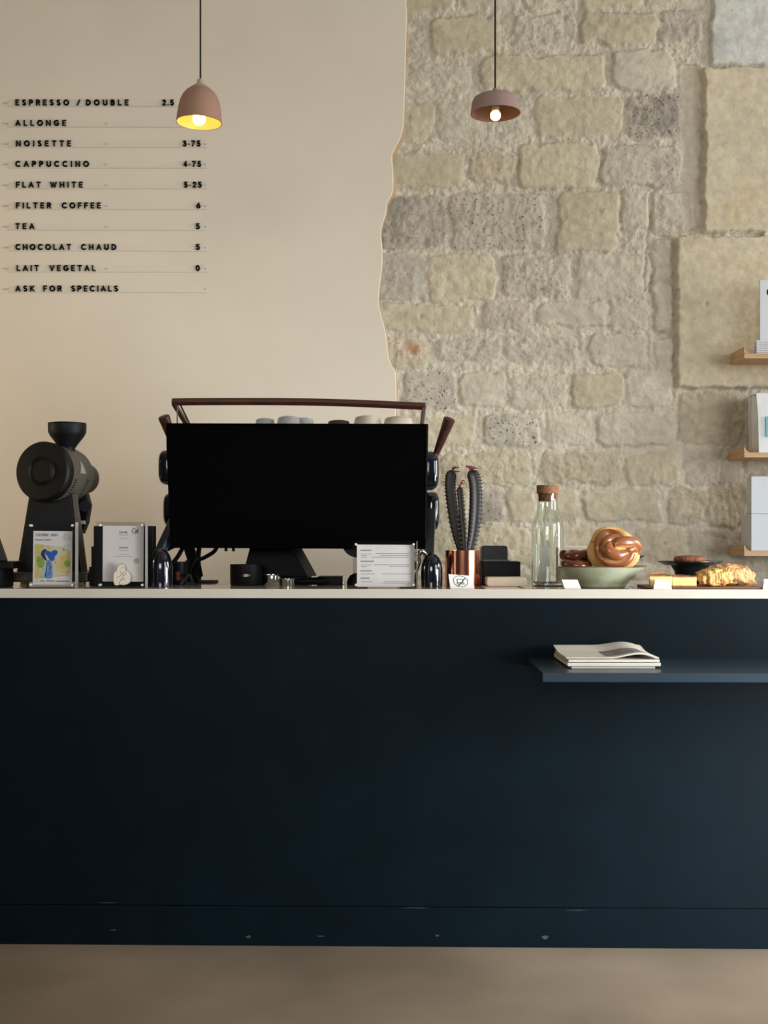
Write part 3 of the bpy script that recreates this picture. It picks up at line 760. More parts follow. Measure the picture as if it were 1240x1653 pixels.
# wooden rail on the top
def bar(bm, a, b, w, h):
    a, b = Vector(a), Vector(b); d = (b - a); L = d.length
    M = Matrix.Translation(a) @ d.to_track_quat('X', 'Z').to_matrix().to_4x4()
    box(bm, 0, L, -w / 2, w / 2, -h / 2, h / 2, M)
YRL = 3.90
bm = bmesh.new()
pts = [P(277.5, 649, YRL), P(330, 648.3, YRL), P(450, 648.3, YRL), P(560, 650.5, YRL), P(687, 656, YRL)]
pts = smooth_path(pts, 8)
tube(bm, pts, [.0125] * len(pts), 4, shape=lambda a, t: 1.0)
obj('rail', bm, DARKWOOD, em, angle=30, bevel=.002)
bm = bmesh.new(); bar(bm, P(685, 655, YRL), P(681, 687, YRL), .016, .013); obj('rail_post', bm, DARKWOOD, em, smooth=False, bevel=.002)
bm = bmesh.new(); bar(bm, P(280.5, 651, YRL), P(302, 686, YRL + .16), .014, .013); obj('rail_post', bm, DARKWOOD, em, smooth=False, bevel=.002)
bm = bmesh.new(); tube(bm, [P(291, 653, YRL + .05), P(307, 686, YRL + .2)], .003, 8); obj('rail_rod', bm, DARKWOOD, em)
bm = bmesh.new(); tube(bm, [P(286.3, 652, YRL + .02), P(286.3, 686, YRL + .02)], .0022, 8); obj('rail_rod', bm, CHROME, em)
# steam levers with wooden grips
def lever(a, b, r0, r1, nm='steam_lever'):
    bm = bmesh.new(); a, b = Vector(a), Vector(b); d = b - a
    n = 12; pts = [a + d * k / n for k in range(n + 1)]; rr = [r0 + (r1 - r0) * (k / n) ** .85 for k in range(n + 1)]
    pts.append(b + d.normalized() * .003); rr.append(r1 * .8)
    tube(bm, pts, rr, 18); return obj(nm, bm, DARKWOOD, em, angle=50)
lever(P(703, 736, 4.0), P(725.5, 677, 3.95), .0085, .019)
lever(P(287, 735, 4.0), P(264.5, 673, 3.95), .0085, .019)
# rounded enamel housings on both sides
def pod(px0, px1, py0, py1, Y, dy, nm='side_housing', split=None):
    a, b = P(px0, py0, Y), P(px1, py1, Y)
    bm = bmesh.new(); vs = bmesh.ops.create_uvsphere(bm, u_segments=32, v_segments=24, radius=1)['verts']
    for v in vs:
        for i in range(3):
            c = v.co[i]; v.co[i] = math.copysign(abs(c) ** .55, c)
        n = max(abs(v.co.x), abs(v.co.y), abs(v.co.z)); v.co *= 1
    bmesh.ops.transform(bm, matrix=Matrix.Translation(((a.x + b.x) / 2, Y, (a.z + b.z) / 2)) @ Matrix.Diagonal(((b.x - a.x) / 2, dy / 2, (a.z - b.z) / 2, 1)), verts=vs)
    o = obj(nm, bm, NAVYGLOSS, em, angle=180)
    if split:
        z = P(0, split, Y).z; x = b.x if px1 > 620 else a.x
        bm = bmesh.new(); tube(bm, [Vector((a.x + .003, Y - dy * .44, z)), Vector(((a.x + b.x) / 2, Y - dy * .5, z)), Vector((b.x - .004, Y - dy * .42, z))], .0012, 8)
        obj('chrome_seam', bm, CHROME, o)
    return o
pod(672, 709, 729, 791, 3.98, .12, split=753)
pod(683, 709.5, 794, 856, 4.14, .12)
pod(258, 292, 727, 783, 4.0, .12)
pod(265.5, 298, 796, 850, 4.1, .12)
# side arms and bullet feet
def arm(a, b, w, d, nm='leg_arm', m=None):
    bm = bmesh.new(); bar(bm, a, b, d, w); return obj(nm, bm, m or NAVYGLOSS, em, smooth=False, bevel=.004)
GREYEN = mat('slate_enamel', (44, 48, 54), .3, spec=.5)
arm(P(696, 822, 3.93), P(692.5, 899, 3.86), .022, .03, m=GREYEN)
arm(P(283, 838, 3.93), P(258, 893, 3.86), .026, .03, m=GREYEN)
def bullet(px, r_px, top, Y, nm='foot', m=NAVYGLOSS):
    s = Y / F; c = P(px, 0, Y); zt = P(0, top, Y).z; R = r_px * s; hgt = zt - ZT
    prof = [(0, hgt)] + [(R * math.sin(k / 12 * PI / 2) ** .9, hgt * (.45 + .55 * math.cos(k / 12 * PI / 2))) for k in range(1, 13)] + [(R * 1.0, hgt * .3), (R * .99, hgt * .1), (R * .97, .0005), (0, .0005)]
    bm = bmesh.new(); lathe(bm, prof, 40, Matrix.Translation((c.x, Y, ZT)))
    return obj(nm, bm, m, em, angle=60)
bullet(697, 17.5, 893, 3.79)
bullet(260.5, 18, 886, 3.79)
bullet(310, 15, 900, 4.25, m=BLACK)
bullet(660, 15, 900, 4.25, m=BLACK)
arm(P(300, 868, 4.25), P(312, 905, 4.25), .035, .03, m=BLACK)
arm(P(655, 868, 4.25), P(660, 905, 4.25), .03, .03, m=BLACK)
bm = bmesh.new(); bar(bm, P(266, 884, 3.95), P(290, 872, 3.95), .02, .03); obj('leg_arm', bm, BLACK, em, smooth=False, bevel=.004)
bm = bmesh.new(); tube(bm, smooth_path([P(278, 910, 3.9), P(288, 897, 3.95), P(297, 880, 3.98)], 6), .007, 10); obj('leg_arm', bm, BLACK, em)
# drain hose, lamp bump, screws under the panel
bm = bmesh.new(); tube(bm, smooth_path([P(352, 878, 4.0), P(346, 890, 4.0), P(330, 900, 4.02), P(318, 906, 4.05), P(312, 922, 4.08), P(318, 940, 4.1)], 8), .0065, 12); obj('drain_hose', bm, BLACK, em)
bm = bmesh.new(); tube(bm, smooth_path([P(322, 880, 4.05), P(320, 905, 4.06), P(324, 930, 4.08)], 6), .008, 12); obj('drain_hose', bm, BLACK, em)
bm = bmesh.new()
c = P(578, 876, YM + .03); pr = [(c.x + .05 * math.cos(math.radians(a)), c.z + .047 * math.sin(math.radians(a))) for a in range(180, 361, 10)]
prism(bm, pr, YM + .02, YM + .09); obj('drip_cup', bm, BLACK, em, angle=30)
for px in (365, 377):
    bm = bmesh.new(); c = P(px, 888, YM + .05); lathe(bm, [(0, -.004), (.005, -.004), (.005, .01), (0, .01)], 12, Matrix.Translation(c)); obj('screw', bm, BLACK, em)
# centre pedestal with slanted enamel side
Y0, Y1 = 3.99, 4.2
bm = bmesh.new()
hexa(bm, [P(404, 882, Y0), P(468, 882, Y0), P(497, 931, Y0), P(391, 931, Y0)] + [P(412, 882, Y1), P(486, 882, Y1 - .03), P(512, 929.5, Y1 - .03), P(400, 931, Y1)])
obj('pedestal', bm, mat('pedestal_blue', (4, 4, 14), .5, spec=.1), em, smooth=False, bevel=.003)
bm = bmesh.new(); a = P(400, 930, Y0 - .01); b = P(497, 930, Y0)
box(bm, a.x, b.x, Y0 + .01, Y1, ZT + .0005, a.z); obj('pedestal_base', bm, BLACK, em, smooth=False, bevel=.003)
# chrome steam wand
bm = bmesh.new(); tube(bm, smooth_path([P(690, 918, 3.83), P(689, 900, 3.82), P(682, 890, 3.81), P(676, 896, 3.81), P(676.5, 908, 3.81), P(672, 922, 3.81), P(671, 934, 3.81)], 8), [.0075] * 24 + [.006] * 25, 14)
obj('steam_wand', bm, CHROME, em, angle=60)

# cups on the machine
CREAM = mat('cream_glaze', (206, 194, 176), .3, var=.03, vscale=30); PALEG = mat('pale_glass_cup', (176, 178, 176), .12, spec=.6)
def cup(px, Y, r, hgt, m, label, sub='cup'):
    c = P(px, 0, Y); t = thing('upturned_cup', label, 'cup', (c.x, Y, ztop + .0045), 'cups on top of the machine')
    bm = bmesh.new()
    lathe(bm, [(r * .93, 0), (r, .004), (r * .97, hgt * .55), (r * .9, hgt * .86), (r * .82, hgt * .97), (r * .7, hgt), (r * .66, hgt - .003), (0, hgt - .003), (0, hgt - .007), (r * .8, hgt - .009), (r * .9, hgt * .5), (r * .9, 0)], 40, Matrix.Translation((c.x, Y, ztop + .0045)), closed=True)
    obj('bowl', bm, m, t, angle=40)
    bm = bmesh.new(); lathe(bm, [(r * .5, hgt - .003), (r * .52, hgt + .002), (r * .46, hgt + .002), (r * .44, hgt - .003)], 32, Matrix.Translation((c.x, Y, ztop + .0045)), closed=True)
    obj('foot_ring', bm, m, t)
cup(428, 4.13, .0345, .048, PALEG, 'small grey glass cup, leftmost on the machine top')
cup(466, 4.10, .040, .052, PALEG, 'wide grey glass cup beside the leftmost cup on the machine')
cup(489, 4.20, .040, .056, PALEG, 'grey glass cup standing behind the wide glass cup on the machine')
cup(547, 4.12, .040, .041, mat('dark_glaze', (52, 48, 44), .4), 'low dark cup barely showing between the glass and cream cups')
cup(593.5, 4.1, .047, .053, CREAM, 'cream cup left of the other cream cup on the machine top')
cup(643, 4.1, .050, .050, CREAM, 'wide cream cup at the right end of the machine top')

# ------------------------------------------------------------------ grinder
GB = mat('grinder_black', (8, 8, 9), .55, spec=.25); GG = mat('grinder_housing', (84, 79, 68), .55, spec=.3)
YG = 3.88
gr = thing('coffee_grinder', 'large black shop coffee grinder with funnel hopper, behind the watercolour card', 'grinder', (P(82, 0, 3.98).x, 3.98, ZT))
A = P(67, 760.5, YG); B = P(133, 772, 4.13); ax = (B - A).normalized()
Mg = Matrix.Translation(A) @ ax.to_track_quat('Z', 'Y').to_matrix().to_4x4()
s = YG / F; R = 48.5 * s; Lg = (B - A).length
bm = bmesh.new(); lathe(bm, [(0, -.006), (R * .36, -.006), (R * .4, -.010), (R * .46, -.006), (R * .5, -.002), (R * .93, 0), (R, .008), (R, .034), (R * .97, .04), (0, .04)], 64, Mg); obj('end_cap', bm, GB, gr, angle=25)
bm = bmesh.new(); lathe(bm, [(0, .041), (R * .96, .041), (R * .97, Lg * .55), (R * .92, Lg * .66), (R * .78, Lg * .78), (R * .62, Lg * .85), (R * .58, Lg * .93), (R * .56, Lg * 1.0), (R * .53, Lg * 1.09), (R * .40, Lg * 1.17), (R * .18, Lg * 1.2), (0, Lg * 1.205)], 64, Mg); ho = obj('motor_housing', bm, GG, gr, angle=30)
# vent slots and warning sticker on the housing flank
SLOT = mat('slot_black', (4, 4, 4), .8)
bm = bmesh.new()
zx = Mg.to_3x3()
def on_body(ang, d, off=.0):
    r = R * .97 + off
    return Mg @ Vector((r * math.cos(ang), r * math.sin(ang), d))
# find the angle facing right and the one facing the room
def ang_of(v):
    l = zx.inverted() @ Vector(v); return math.atan2(l.y, l.x)
a_right = ang_of((1, -.1, 0)); a_up = ang_of((0, 0, 1))
sg = 1 if math.sin(a_up - a_right) > 0 else -1
prof_r = lambda d: R * float(np.interp(d / Lg, [.1, .55, .66, .78, .85], [.96, .97, .92, .78, .62]))
def surf(ang, d, off=0.0):
    r = prof_r(d) + off
    return Mg @ Vector((r * math.cos(ang), r * math.sin(ang), d))
def find_on_body(px, py):
    best = None
    for ka in range(121):
        ang = a_right + sg * math.radians(-60 + ka)
        for kd in range(60):
            d = Lg * (.18 + .66 * kd / 59); p = surf(ang, d)
            e = (CX + F * p.x / p.y - px) ** 2 + (HY - F * (p.z - H) / p.y - py) ** 2
            if best is None or e < best[0]: best = (e, ang, d)
    return best[1:]
for px, py in [(122.5, 775), (121, 779), (119.3, 783), (117.3, 787), (115, 791), (112, 795), (141.5, 775), (140.5, 779), (138.5, 783), (136.5, 787.5), (134, 792), (131, 797)]:
    a, d = find_on_body(px, py)
    tube(bm, [surf(a, d - .007, -.0008), surf(a, d + .007, -.0008)], .0022, 8)
obj('vent_slots', bm, SLOT, gr)
bm = bmesh.new()
pa, pb, pc_ = [find_on_body(x, y) for x, y in ((128.5, 743), (129.5, 764), (139, 765))]
rows = []
for k in range(11):
    f = .04 + .96 * k / 10
    la = (pa[0] + (pb[0] - pa[0]) * f, pa[1] + (pb[1] - pa[1]) * f); ra_ = (pa[0] + (pc_[0] - pa[0]) * f, pa[1] + (pc_[1] - pa[1]) * f)
    rows.append([bm.verts.new(surf(la[0] + (ra_[0] - la[0]) * q / 4, la[1] + (ra_[1] - la[1]) * q / 4, .001)) for q in range(5)])
for r0, r1 in zip(rows, rows[1:]):
    for q in range(4): bm.faces.new((r0[q], r0[q + 1], r1[q + 1], r1[q]))
obj('warning_sticker', bm, mat('sticker_grey', (150, 142, 128), .5), gr, smooth=False)
# hopper
Yh = 3.97; s = Yh / F; c = P(108.5, 0, Yh)
zz = lambda y: P(0, y, Yh).z
bm = bmesh.new(); lathe(bm, [(30 * s, zz(683)), (30.5 * s, zz(685)), (30 * s, zz(698)), (27 * s, zz(704)), (15 * s, zz(720)), (12.5 * s, zz(724)), (12 * s, zz(738)), (10 * s, zz(738)), (10 * s, zz(724)), (24 * s, zz(704)), (28 * s, zz(697)), (28.5 * s, zz(684))], 48, Matrix.Translation((c.x, Yh, 0)), closed=True)
obj('hopper', bm, GB, gr, angle=30)
# tapered stand, flange and base
Yb0, Yb1 = 3.93, 4.06
bm = bmesh.new(); hexa(bm, [P(47, 800, Yb0), P(115, 795, Yb0), P(131, 928, Yb0), P(26, 928, Yb0)] + [P(52, 800, Yb1), P(118, 795, Yb1), P(134, 925, Yb1), P(30, 925, Yb1)]); obj('stand', bm, GB, gr, smooth=False, bevel=.004)
bm = bmesh.new(); hexa(bm, [P(115.5, 797, Yb0), P(124, 797, Yb0), P(141, 927, Yb0), P(131.5, 927, Yb0)] + [P(118.5, 797, Yb1), P(126, 797, Yb1), P(142, 925, Yb1), P(134.5, 925, Yb1)]); obj('stand_flange', bm, GG, gr, smooth=False, bevel=.002)  # lighter grey than the stand, light on its right side put into the colour
bm = bmesh.new(); a = P(10, 923.5, 3.9); b = P(146, 939, 3.9); box(bm, a.x, b.x, 3.86, 4.13, b.z, a.z); obj('base', bm, mat('base_brown', (52, 44, 38), .5), gr, smooth=False, bevel=.005)
for px in (11, 133):
    for y in (3.875, 4.09):
        c = P(px, 0, 3.9); bm = bmesh.new(); box(bm, c.x - .013, c.x + .013, y - .008, y + .02, ZT + .0003, P(0, 938.6, 3.9).z); obj('rubber_foot', bm, mat('foot_grey', (128, 122, 108), .6), gr, smooth=False, bevel=.003)
# bag clamp and spout under the nose
bm = bmesh.new(); tube(bm, [P(137, 817, 3.98), P(137, 817, 4.06)], .0185, 20); obj('spout_knob', bm, NAVYGLOSS, gr, angle=40)
bm = bmesh.new(); prism(bm, ppx([(125, 796), (141, 796), (143, 805), (146, 815), (142, 838), (142, 842), (134, 862), (128, 842), (126, 820)], 4.05), 4.03, 4.08); obj('spout', bm, BLACK, gr, smooth=False, bevel=.003)
bm = bmesh.new(); prism(bm, ppx([(127.5, 840.5), (136, 840.5), (136, 846), (127.5, 846)], 4.0), 4.0, 4.02); obj('spout_latch', bm, mat('latch_cream', (196, 186, 164), .5), gr, smooth=False)

# dark device cut by the frame at the left
t = thing('dosing_scale', 'dark tapered device on a flat black tray, at the very left end of the counter', 'scale', (P(-14, 0, 3.72).x, 3.77, ZT))
bm = bmesh.new(); a = P(-60, 906.5, 3.72); b = P(23.5, 918, 3.72); box(bm, a.x, b.x, 3.70, 3.84, b.z, a.z); obj('tray', bm, BLACK, t, smooth=False, bevel=.003)
bm = bmesh.new(); a = P(-58, 918, 3.72); b = P(17, 946, 3.72); box(bm, a.x, P(11, 0, 3.72).x - .012, 3.71, 3.83, ZT + .0003, a.z); obj('foot_block', bm, BLACK, t, smooth=False, bevel=.003)
bm = bmesh.new(); hexa(bm, [P(-40, 840, 3.715), P(-10, 845, 3.715), P(12.5, 906, 3.715), P(-52, 906, 3.715)] + [P(-36, 840, 3.82), P(-8, 845, 3.82), P(13, 905.5, 3.82), P(-48, 905.5, 3.82)]); obj('column', bm, mat('brown_black', (26, 20, 18), .5), t, smooth=False, bevel=.003)

# tiered black caddy behind the second block
t = thing('tiered_caddy', 'black upright caddy with stepped left side behind the white sheet', 'caddy', (P(200, 0, 3.8).x, 3.85, ZT))
def bx(t, nm, px0, px1, py0, Y0, Y1, m, z0=ZT + .0004, bev=.002):
    bm = bmesh.new(); a = P(px0, py0, Y0); b = P(px1, py0, Y0); box(bm, a.x, b.x, Y0, Y1, z0, a.z); return obj(nm, bm, m, t, smooth=False, bevel=bev)
bx(t, 'tall_tier', 151, 247, 849, 3.865, 3.92, BLACK)
bx(t, 'middle_tier', 147.2, 151, 882, 3.865, 3.92, BLACK)
bx(t, 'low_tier', 143.6, 147.2, 915, 3.865, 3.92, BLACK)

# black tin behind the left foot
t = thing('black_tin', 'small black tin with brown label patch, beside the machine leg behind the left foot', 'tin', (P(288, 0, 3.98).x, 3.98, ZT))
s = 3.98 / F; c = P(289, 0, 3.98); zt = P(0, 906.5, 3.98).z - ZT
bm = bmesh.new(); lathe(bm, [(0, .0004), (11 * s, .0004), (11.5 * s, .003), (11.5 * s, zt - .006), (0, zt - .006)], 32, Matrix.Translation((c.x, 3.98, ZT))); obj('can', bm, BLACK, t, angle=40)
bm = bmesh.new(); lathe(bm, [(0, zt - .0058), (12 * s, zt - .0058), (12 * s, zt), (0, zt)], 32, Matrix.Translation((c.x, 3.98, ZT))); obj('lid', bm, GB, t, angle=40)
bm = bmesh.new(); n = 5
for k in range(n):
    a0 = math.radians(-105 + 30 * k / n); a1 = math.radians(-105 + 30 * (k + 1) / n); r = 11.5 * s + .0006
    bm.faces.new([bm.verts.new((c.x + r * math.cos(a), 3.98 + r * math.sin(a), ZT + z)) for a, z in ((a0, .016), (a1, .016), (a1, .042), (a0, .042))])
obj('label_patch', bm, mat('label_brown', (110, 58, 22), .5), t)
# flat dark mat and cable
bm = bmesh.new(); a = P(318, 0, 4.2); b = P(349, 0, 4.2); box(bm, a.x, b.x, 4.16, 4.26, ZT + .0004, ZT + .0065)
tag(obj('tamping_mat', bm, mat('mat_brown', (48, 38, 34), .7), smooth=False, bevel=.002), 'thin dark mat lying behind the machine hose', 'mat')
bm = bmesh.new(); tube(bm, smooth_path([P(292, 944, 3.9), P(299, 934, 3.92), P(306, 928, 3.95), P(311, 942, 3.97)], 6), .0035, 10)
tag(obj('cable_loop', bm, mat('cable_grey', (40, 42, 48), .35)), 'short loop of dark cable beside the black tin', 'cable')

# knock tub, chrome baskets, black trays under the machine
t = thing('knock_tub', 'round black tub standing under the machine, left of the chrome basket', 'tub', (P(398, 0, 3.925).x, 3.925, ZT))
s = 3.925 / F; c = P(398, 0, 3.925); zt = P(0, 911, 3.925).z - ZT
bm = bmesh.new(); lathe(bm, [(0, .0004), (25 * s, .0004), (26 * s, .004), (26.5 * s, zt), (24 * s, zt), (23 * s, .006), (0, .006)], 48, Matrix.Translation((c.x, 3.925, ZT))); obj('wall', bm, BLACK, t, angle=40)
bm = bmesh.new(); q = P(397, 929, 3.87); lathe(bm, [(0, .001), (.012, .001), (.014, 0), (.014, -.004), (0, -.004)], 24, Matrix.Translation((q.x, c.y - 26 * s + .0, q.z)) @ Matrix.Rotation(PI / 2, 4, 'X') @ Matrix.Diagonal((1, .35, 1, 1))); obj('badge', bm, mat('dull_steel', (110, 106, 100), .3, metal=1), t)
t = thing('chrome_basket', 'small chrome filter basket on the worktop under the machine', 'filter basket', (P(440, 0, 3.935).x, 3.935, ZT))
s = 3.935 / F; c = P(440, 0, 3.935); zt = P(0, 927.5, 3.935).z - ZT
bm = bmesh.new(); lathe(bm, [(0, .0004), (13 * s, .0004), (14 * s, .003), (14.5 * s, zt - .003), (16.5 * s, zt), (13.5 * s, zt), (12.5 * s, .004), (0, .004)], 40, Matrix.Translation((c.x, 3.935, ZT))); obj('cup', bm, CHROME, t, angle=40)
t = thing('portafilter', 'chrome portafilter ring with black handle, right of the chrome basket', 'portafilter', (P(466, 0, 4.0).x, 3.93, ZT))
c = P(466, 934, 3.93); bm = bmesh.new(); lathe(bm, [(.021, -.012), (.023, 0), (.024, .008), (.02, .008), (.019, -.012)], 32, Matrix.Translation((c.x, 3.93, ZT + .0125)), closed=True); obj('ring', bm, CHROME, t)
bm = bmesh.new(); tube(bm, [Vector((c.x + .022, 3.93, ZT + .0135)), Vector((c.x + .05, 3.925, ZT + .0135)), Vector((c.x + .12, 3.92, ZT + .0135))], [.008, .011, .013], 16); obj('handle', bm, BLACK, t, angle=50)
t = thing('drip_tray', 'flat black tray with a steel end lying under the machine, left of the text sheet', 'tray', (P(528, 0, 4.0).x, 4.0, ZT))
a = P(500, 929.5, 4.1); bm = bmesh.new(); box(bm, P(497, 0, 4.0).x + .03, P(553, 0, 4.0).x, 3.985, 4.12, ZT + .0004, a.z); obj('pan', bm, BLACK, t, smooth=False, bevel=.003)
bm = bmesh.new(); box(bm, P(553.2, 0, 4.0).x, P(556.5, 0, 4.0).x, 3.983, 4.12, ZT + .0004, a.z + .001); obj('steel_end', bm, CHROME, t, smooth=False, bevel=.001)
bm = bmesh.new(); s = 3.98 / F; c = P(577, 0, 3.98); hgt = P(0, 925, 3.98).z - ZT
lathe(bm, [(0, hgt), (6 * s, hgt * .97), (12 * s, hgt * .8), (15.5 * s, hgt * .5), (17 * s, .01), (17 * s, .0004), (0, .0004)], 40, Matrix.Translation((c.x, 3.98, ZT)))
tag(obj('milk_jug_lid', bm, BLACK, angle=60), 'domed black cap half hidden behind the text sheet block', 'lid')

# ------------------------------------------------------------------ potted cactus
YK = 3.83
pc = thing('potted_cactus', 'three-stemmed dark cactus in a copper pot beside the espresso machine', 'cactus', (P(747.5, 0, YK).x, YK, ZT))
s = YK / F; c = P(747.6, 0, YK); zt = P(0, 888.5, YK).z - ZT
COPPER = mat('copper', (214, 140, 112), .16, metal=1.0, var=.04, vscale=6)
bm = bmesh.new(); r = 29 * s
lathe(bm, [(0, .0005), (r * .95, .0005), (r * .98, .003), (r, zt - .002), (r, zt), (r - .003, zt), (r - .003, zt - .02), (0, zt - .02)], 64, Matrix.Translation((c.x, YK, ZT))); obj('pot', bm, COPPER, pc, angle=30)
bm = bmesh.new(); lathe(bm, [(0, zt - .006), (r * .6, zt - .008), (r - .0035, zt - .012), (r - .0035, zt - .019), (0, zt - .019)], 40, Matrix.Translation((c.x, YK, ZT))); obj('soil', bm, mat('soil', (40, 30, 22), .95, bump=.6, bscale=150), pc)
CACT = mat('cactus_skin', (20, 17, 12), .5, rgb2=(36, 27, 21), vscale=25); SPINE = mat('spine_buff', (132, 110, 82), .6); RED = mat('red_leaf', (112, 26, 30), .5, var=.2, vscale=60)
def stem(path, r_px, Y, seed, leaves):
    pts = smooth_path([P(x, y, Y + d) for x, y, d in path], 34 if len(path) > 4 else 44); n = len(pts)
    rr = []
    for i in range(n):
        t = i / (n - 1); e = min(1, .62 + t * 1.1) * (1 - max(0, (t - .86) / .14) ** 2 * .75); rr.append(r_px * s * e)
    ph = -PI / 2 + (seed - 1.3) * .22
    L = sum((b - a).length for a, b in zip(pts, pts[1:])); nt_ = L / .0105
    def shp(a, t):
        rib = abs(math.cos(1.5 * (a + ph)))
        bump = .20 * max(0, math.cos(2 * PI * t * nt_)) ** 2
        return .54 + .30 * rib ** 2 + bump * rib ** 7
    bm = bmesh.new(); tube(bm, pts, rr, 36, shape=shp); st = obj('stem', bm, CACT, pc, angle=70)
    bm = bmesh.new()
    for k in range(int(nt_)):
        t = (k + .5 * 0) / nt_; i = min(n - 2, int(t * (n - 1))); f = t * (n - 1) - i
        p = pts[i].lerp(pts[i + 1], f); d = (pts[i + 1] - pts[i]).normalized(); r_ = rr[i]
        up = Vector((0, 1, 0)); u = (up - d * up.dot(d)).normalized(); w = d.cross(u)
        for q in range(3):
            a = -ph + q * 2 * PI / 3
            o_ = (w * math.cos(a) + u * math.sin(a)); b0 = p + o_ * r_ * .97
            for sg_ in (-1, 1):
                tip = b0 + o_ * .0055 + d * .0016 + d.cross(o_) * .0022 * sg_
                tube(bm, [b0, tip], [.0009, .0003], 5)
    obj('spines', bm, SPINE, st)
    for dx, dz, dy in leaves:
        b0 = pts[-1]; bm = bmesh.new()
        lp = smooth_path([b0 - Vector((0, 0, .004)), b0 + Vector((dx * .35, dy * .5, dz * .75)), b0 + Vector((dx * .75, dy, dz)), b0 + Vector((dx, dy, dz * .7))], 5)
        m_ = len(lp); tube(bm, lp, [.0008 + .0014 * math.sin(PI * k / (m_ - 1)) for k in range(m_)], 8, flat=.35); obj('leaf', bm, RED, pc)
stem([(746, 893, .0), (738, 862, 0), (730, 815, 0), (727, 780, 0), (730, 759, 0)], 11, YK + .01, 1, [(.012, .010, 0), (.022, .008, -.005), (.005, .008, -.012), (.025, -.004, .004)])
stem([(757, 893, -.01), (764, 855, -.01), (767, 815, -.01), (766, 780, -.01), (760, 759, -.01)], 13, YK - .01, 2.3, [(-.016, .012, 0), (.012, .010, 0), (.022, .006, -.004), (.004, .013, .01), (-.008, .013, -.01)])
stem([(751, 893, -.02), (748, 850, -.02), (744, 805, -.02), (742, 786, -.02)], 6.5, YK - .02, .6, [(-.005, .006, 0), (.016, .02, 0), (.012, .012, -.004)])

# ------------------------------------------------------------------ no-laptop card
def tent(pxs, Y, label, name='table_card', back=.035):
    q = [P(x, y, Y) for x, y in pxs]
    zb = ZT + .0004
    t = thing(name, label, 'card', ((q[2].x + q[3].x) / 2, Y + .01, zb))
    tl, tr = Vector((q[0].x, Y + .014, q[0].z)), Vector((q[1].x, Y + .014, q[1].z)); br, bl = Vector((q[2].x, Y, zb)), Vector((q[3].x, Y, zb))
    bm = bmesh.new(); th = Vector((0, .0007, 0)); hexa(bm, [tl, tr, br, bl] + [p + th for p in (tl, tr, br, bl)]); obj('front_leaf', bm, CARD, t, smooth=False)
    bm = bmesh.new(); bk = Vector((0, back, 0)); tl2, tr2 = tl + th * 1.1, tr + th * 1.1
    hexa(bm, [tl2, tr2, br + bk, bl + bk] + [p + th for p in (tl2, tr2, br + bk, bl + bk)]); obj('back_leaf', bm, CARD, t, smooth=False)
    return t, tl, tr, br, bl
def on_card(tl, tr, br, bl, u, v):
    return (tl.lerp(tr, u)).lerp(bl.lerp(br, u), v)
def card_strokes(t, cn, lines, w, m, nm):
    bm = bmesh.new()
    for ln in lines:
        pp = [on_card(*cn, u, v) - Vector((0, .0006, 0)) for u, v in ln]
        tube(bm, pp, w, 6, up=Vector((0, 0, 1))) if False else tube(bm, pp, w, 6)
    obj(nm, bm, m, t)
YN = 3.665
t, *cn = tent([(724.5, 927), (764, 930), (766, 950.5), (727.5, 950.5)], YN, 'small white tent card with a crossed-out laptop sign, before the copper pot', 'sign_card')
SIGNINK = mat('black_pen', (52, 50, 48), .7)
card_strokes(t, cn, [[(.47 + .30 * math.cos(a), .47 + .40 * math.sin(a)) for a in [2 * PI * k / 24 for k in range(25)]]], .0009, mat('grey_pen', (120, 116, 110), .7), 'ring')
card_strokes(t, cn, [[(.33, .32), (.56, .32), (.56, .56), (.33, .56), (.33, .32)], [(.30, .66), (.33, .57), (.57, .57), (.62, .66), (.30, .66)]], .0009, SIGNINK, 'laptop_symbol')
card_strokes(t, cn, [[(.66, .24), (.50, .56), (.33, .84)]], .0013, SIGNINK, 'slash')

# black printer behind, ceramic dish and slip
t = thing('receipt_printer', 'black box-shaped device with a rounded top block, right of the copper pot', 'printer', (P(810, 0, 3.92).x, 3.92, ZT))
Yp_ = 3.89; a = P(778, 906.5, Yp_); b = P(840.5, 0, Yp_)
bm = bmesh.new(); box(bm, a.x, b.x, Yp_, Yp_ + .11, ZT + .0005, a.z); obj('base', bm, BLACK, t, smooth=False, bevel=.004)
bm = bmesh.new(); q = rrect(P(778, 0, Yp_).x, P(820.5, 0, Yp_).x, a.z + .0005, P(0, 881, Yp_).z, .009, corners=(1, 1, 0, 0)); prism(bm, q, Yp_ + .012, Yp_ + .09); obj('roll_cover', bm, mat('printer_gloss', (12, 14, 18), .25, spec=.5), t, angle=30, bevel=.002)
bm = bmesh.new(); box(bm, P(780, 0, Yp_).x, P(822, 0, Yp_).x, Yp_ + .006, Yp_ + .0118, a.z + .0005, a.z + .006); obj('paper_lip', bm, mat('lip_grey', (60, 60, 60), .4), t, smooth=False)
Yd = 3.77
q = rrect(P(785.5, 0, Yd).x, P(850, 0, Yd).x, ZT + .0022, P(0, 931.5, Yd).z, .008, corners=(1, 1, 1, 1))
bm = bmesh.new(); prism(bm, q, Yd, Yd + .07)
tag(obj('soap_block', bm, mat('beige_stone', (198, 180, 152), .45, rgb2=(186, 172, 150), vscale=22), angle=30, bevel=.003), 'rounded beige block lying between the black printer and the bottle', 'block')
bm = bmesh.new(); a = P(783, 0, 3.70); b = P(838, 0, 3.70); box(bm, a.x, b.x, 3.685, 3.85, ZT + .0003, ZT + .0017)
tag(obj('paper_slip', bm, mat('pink_paper', (214, 190, 178), .8), smooth=False), 'thin pinkish paper slip under the beige block', 'paper')

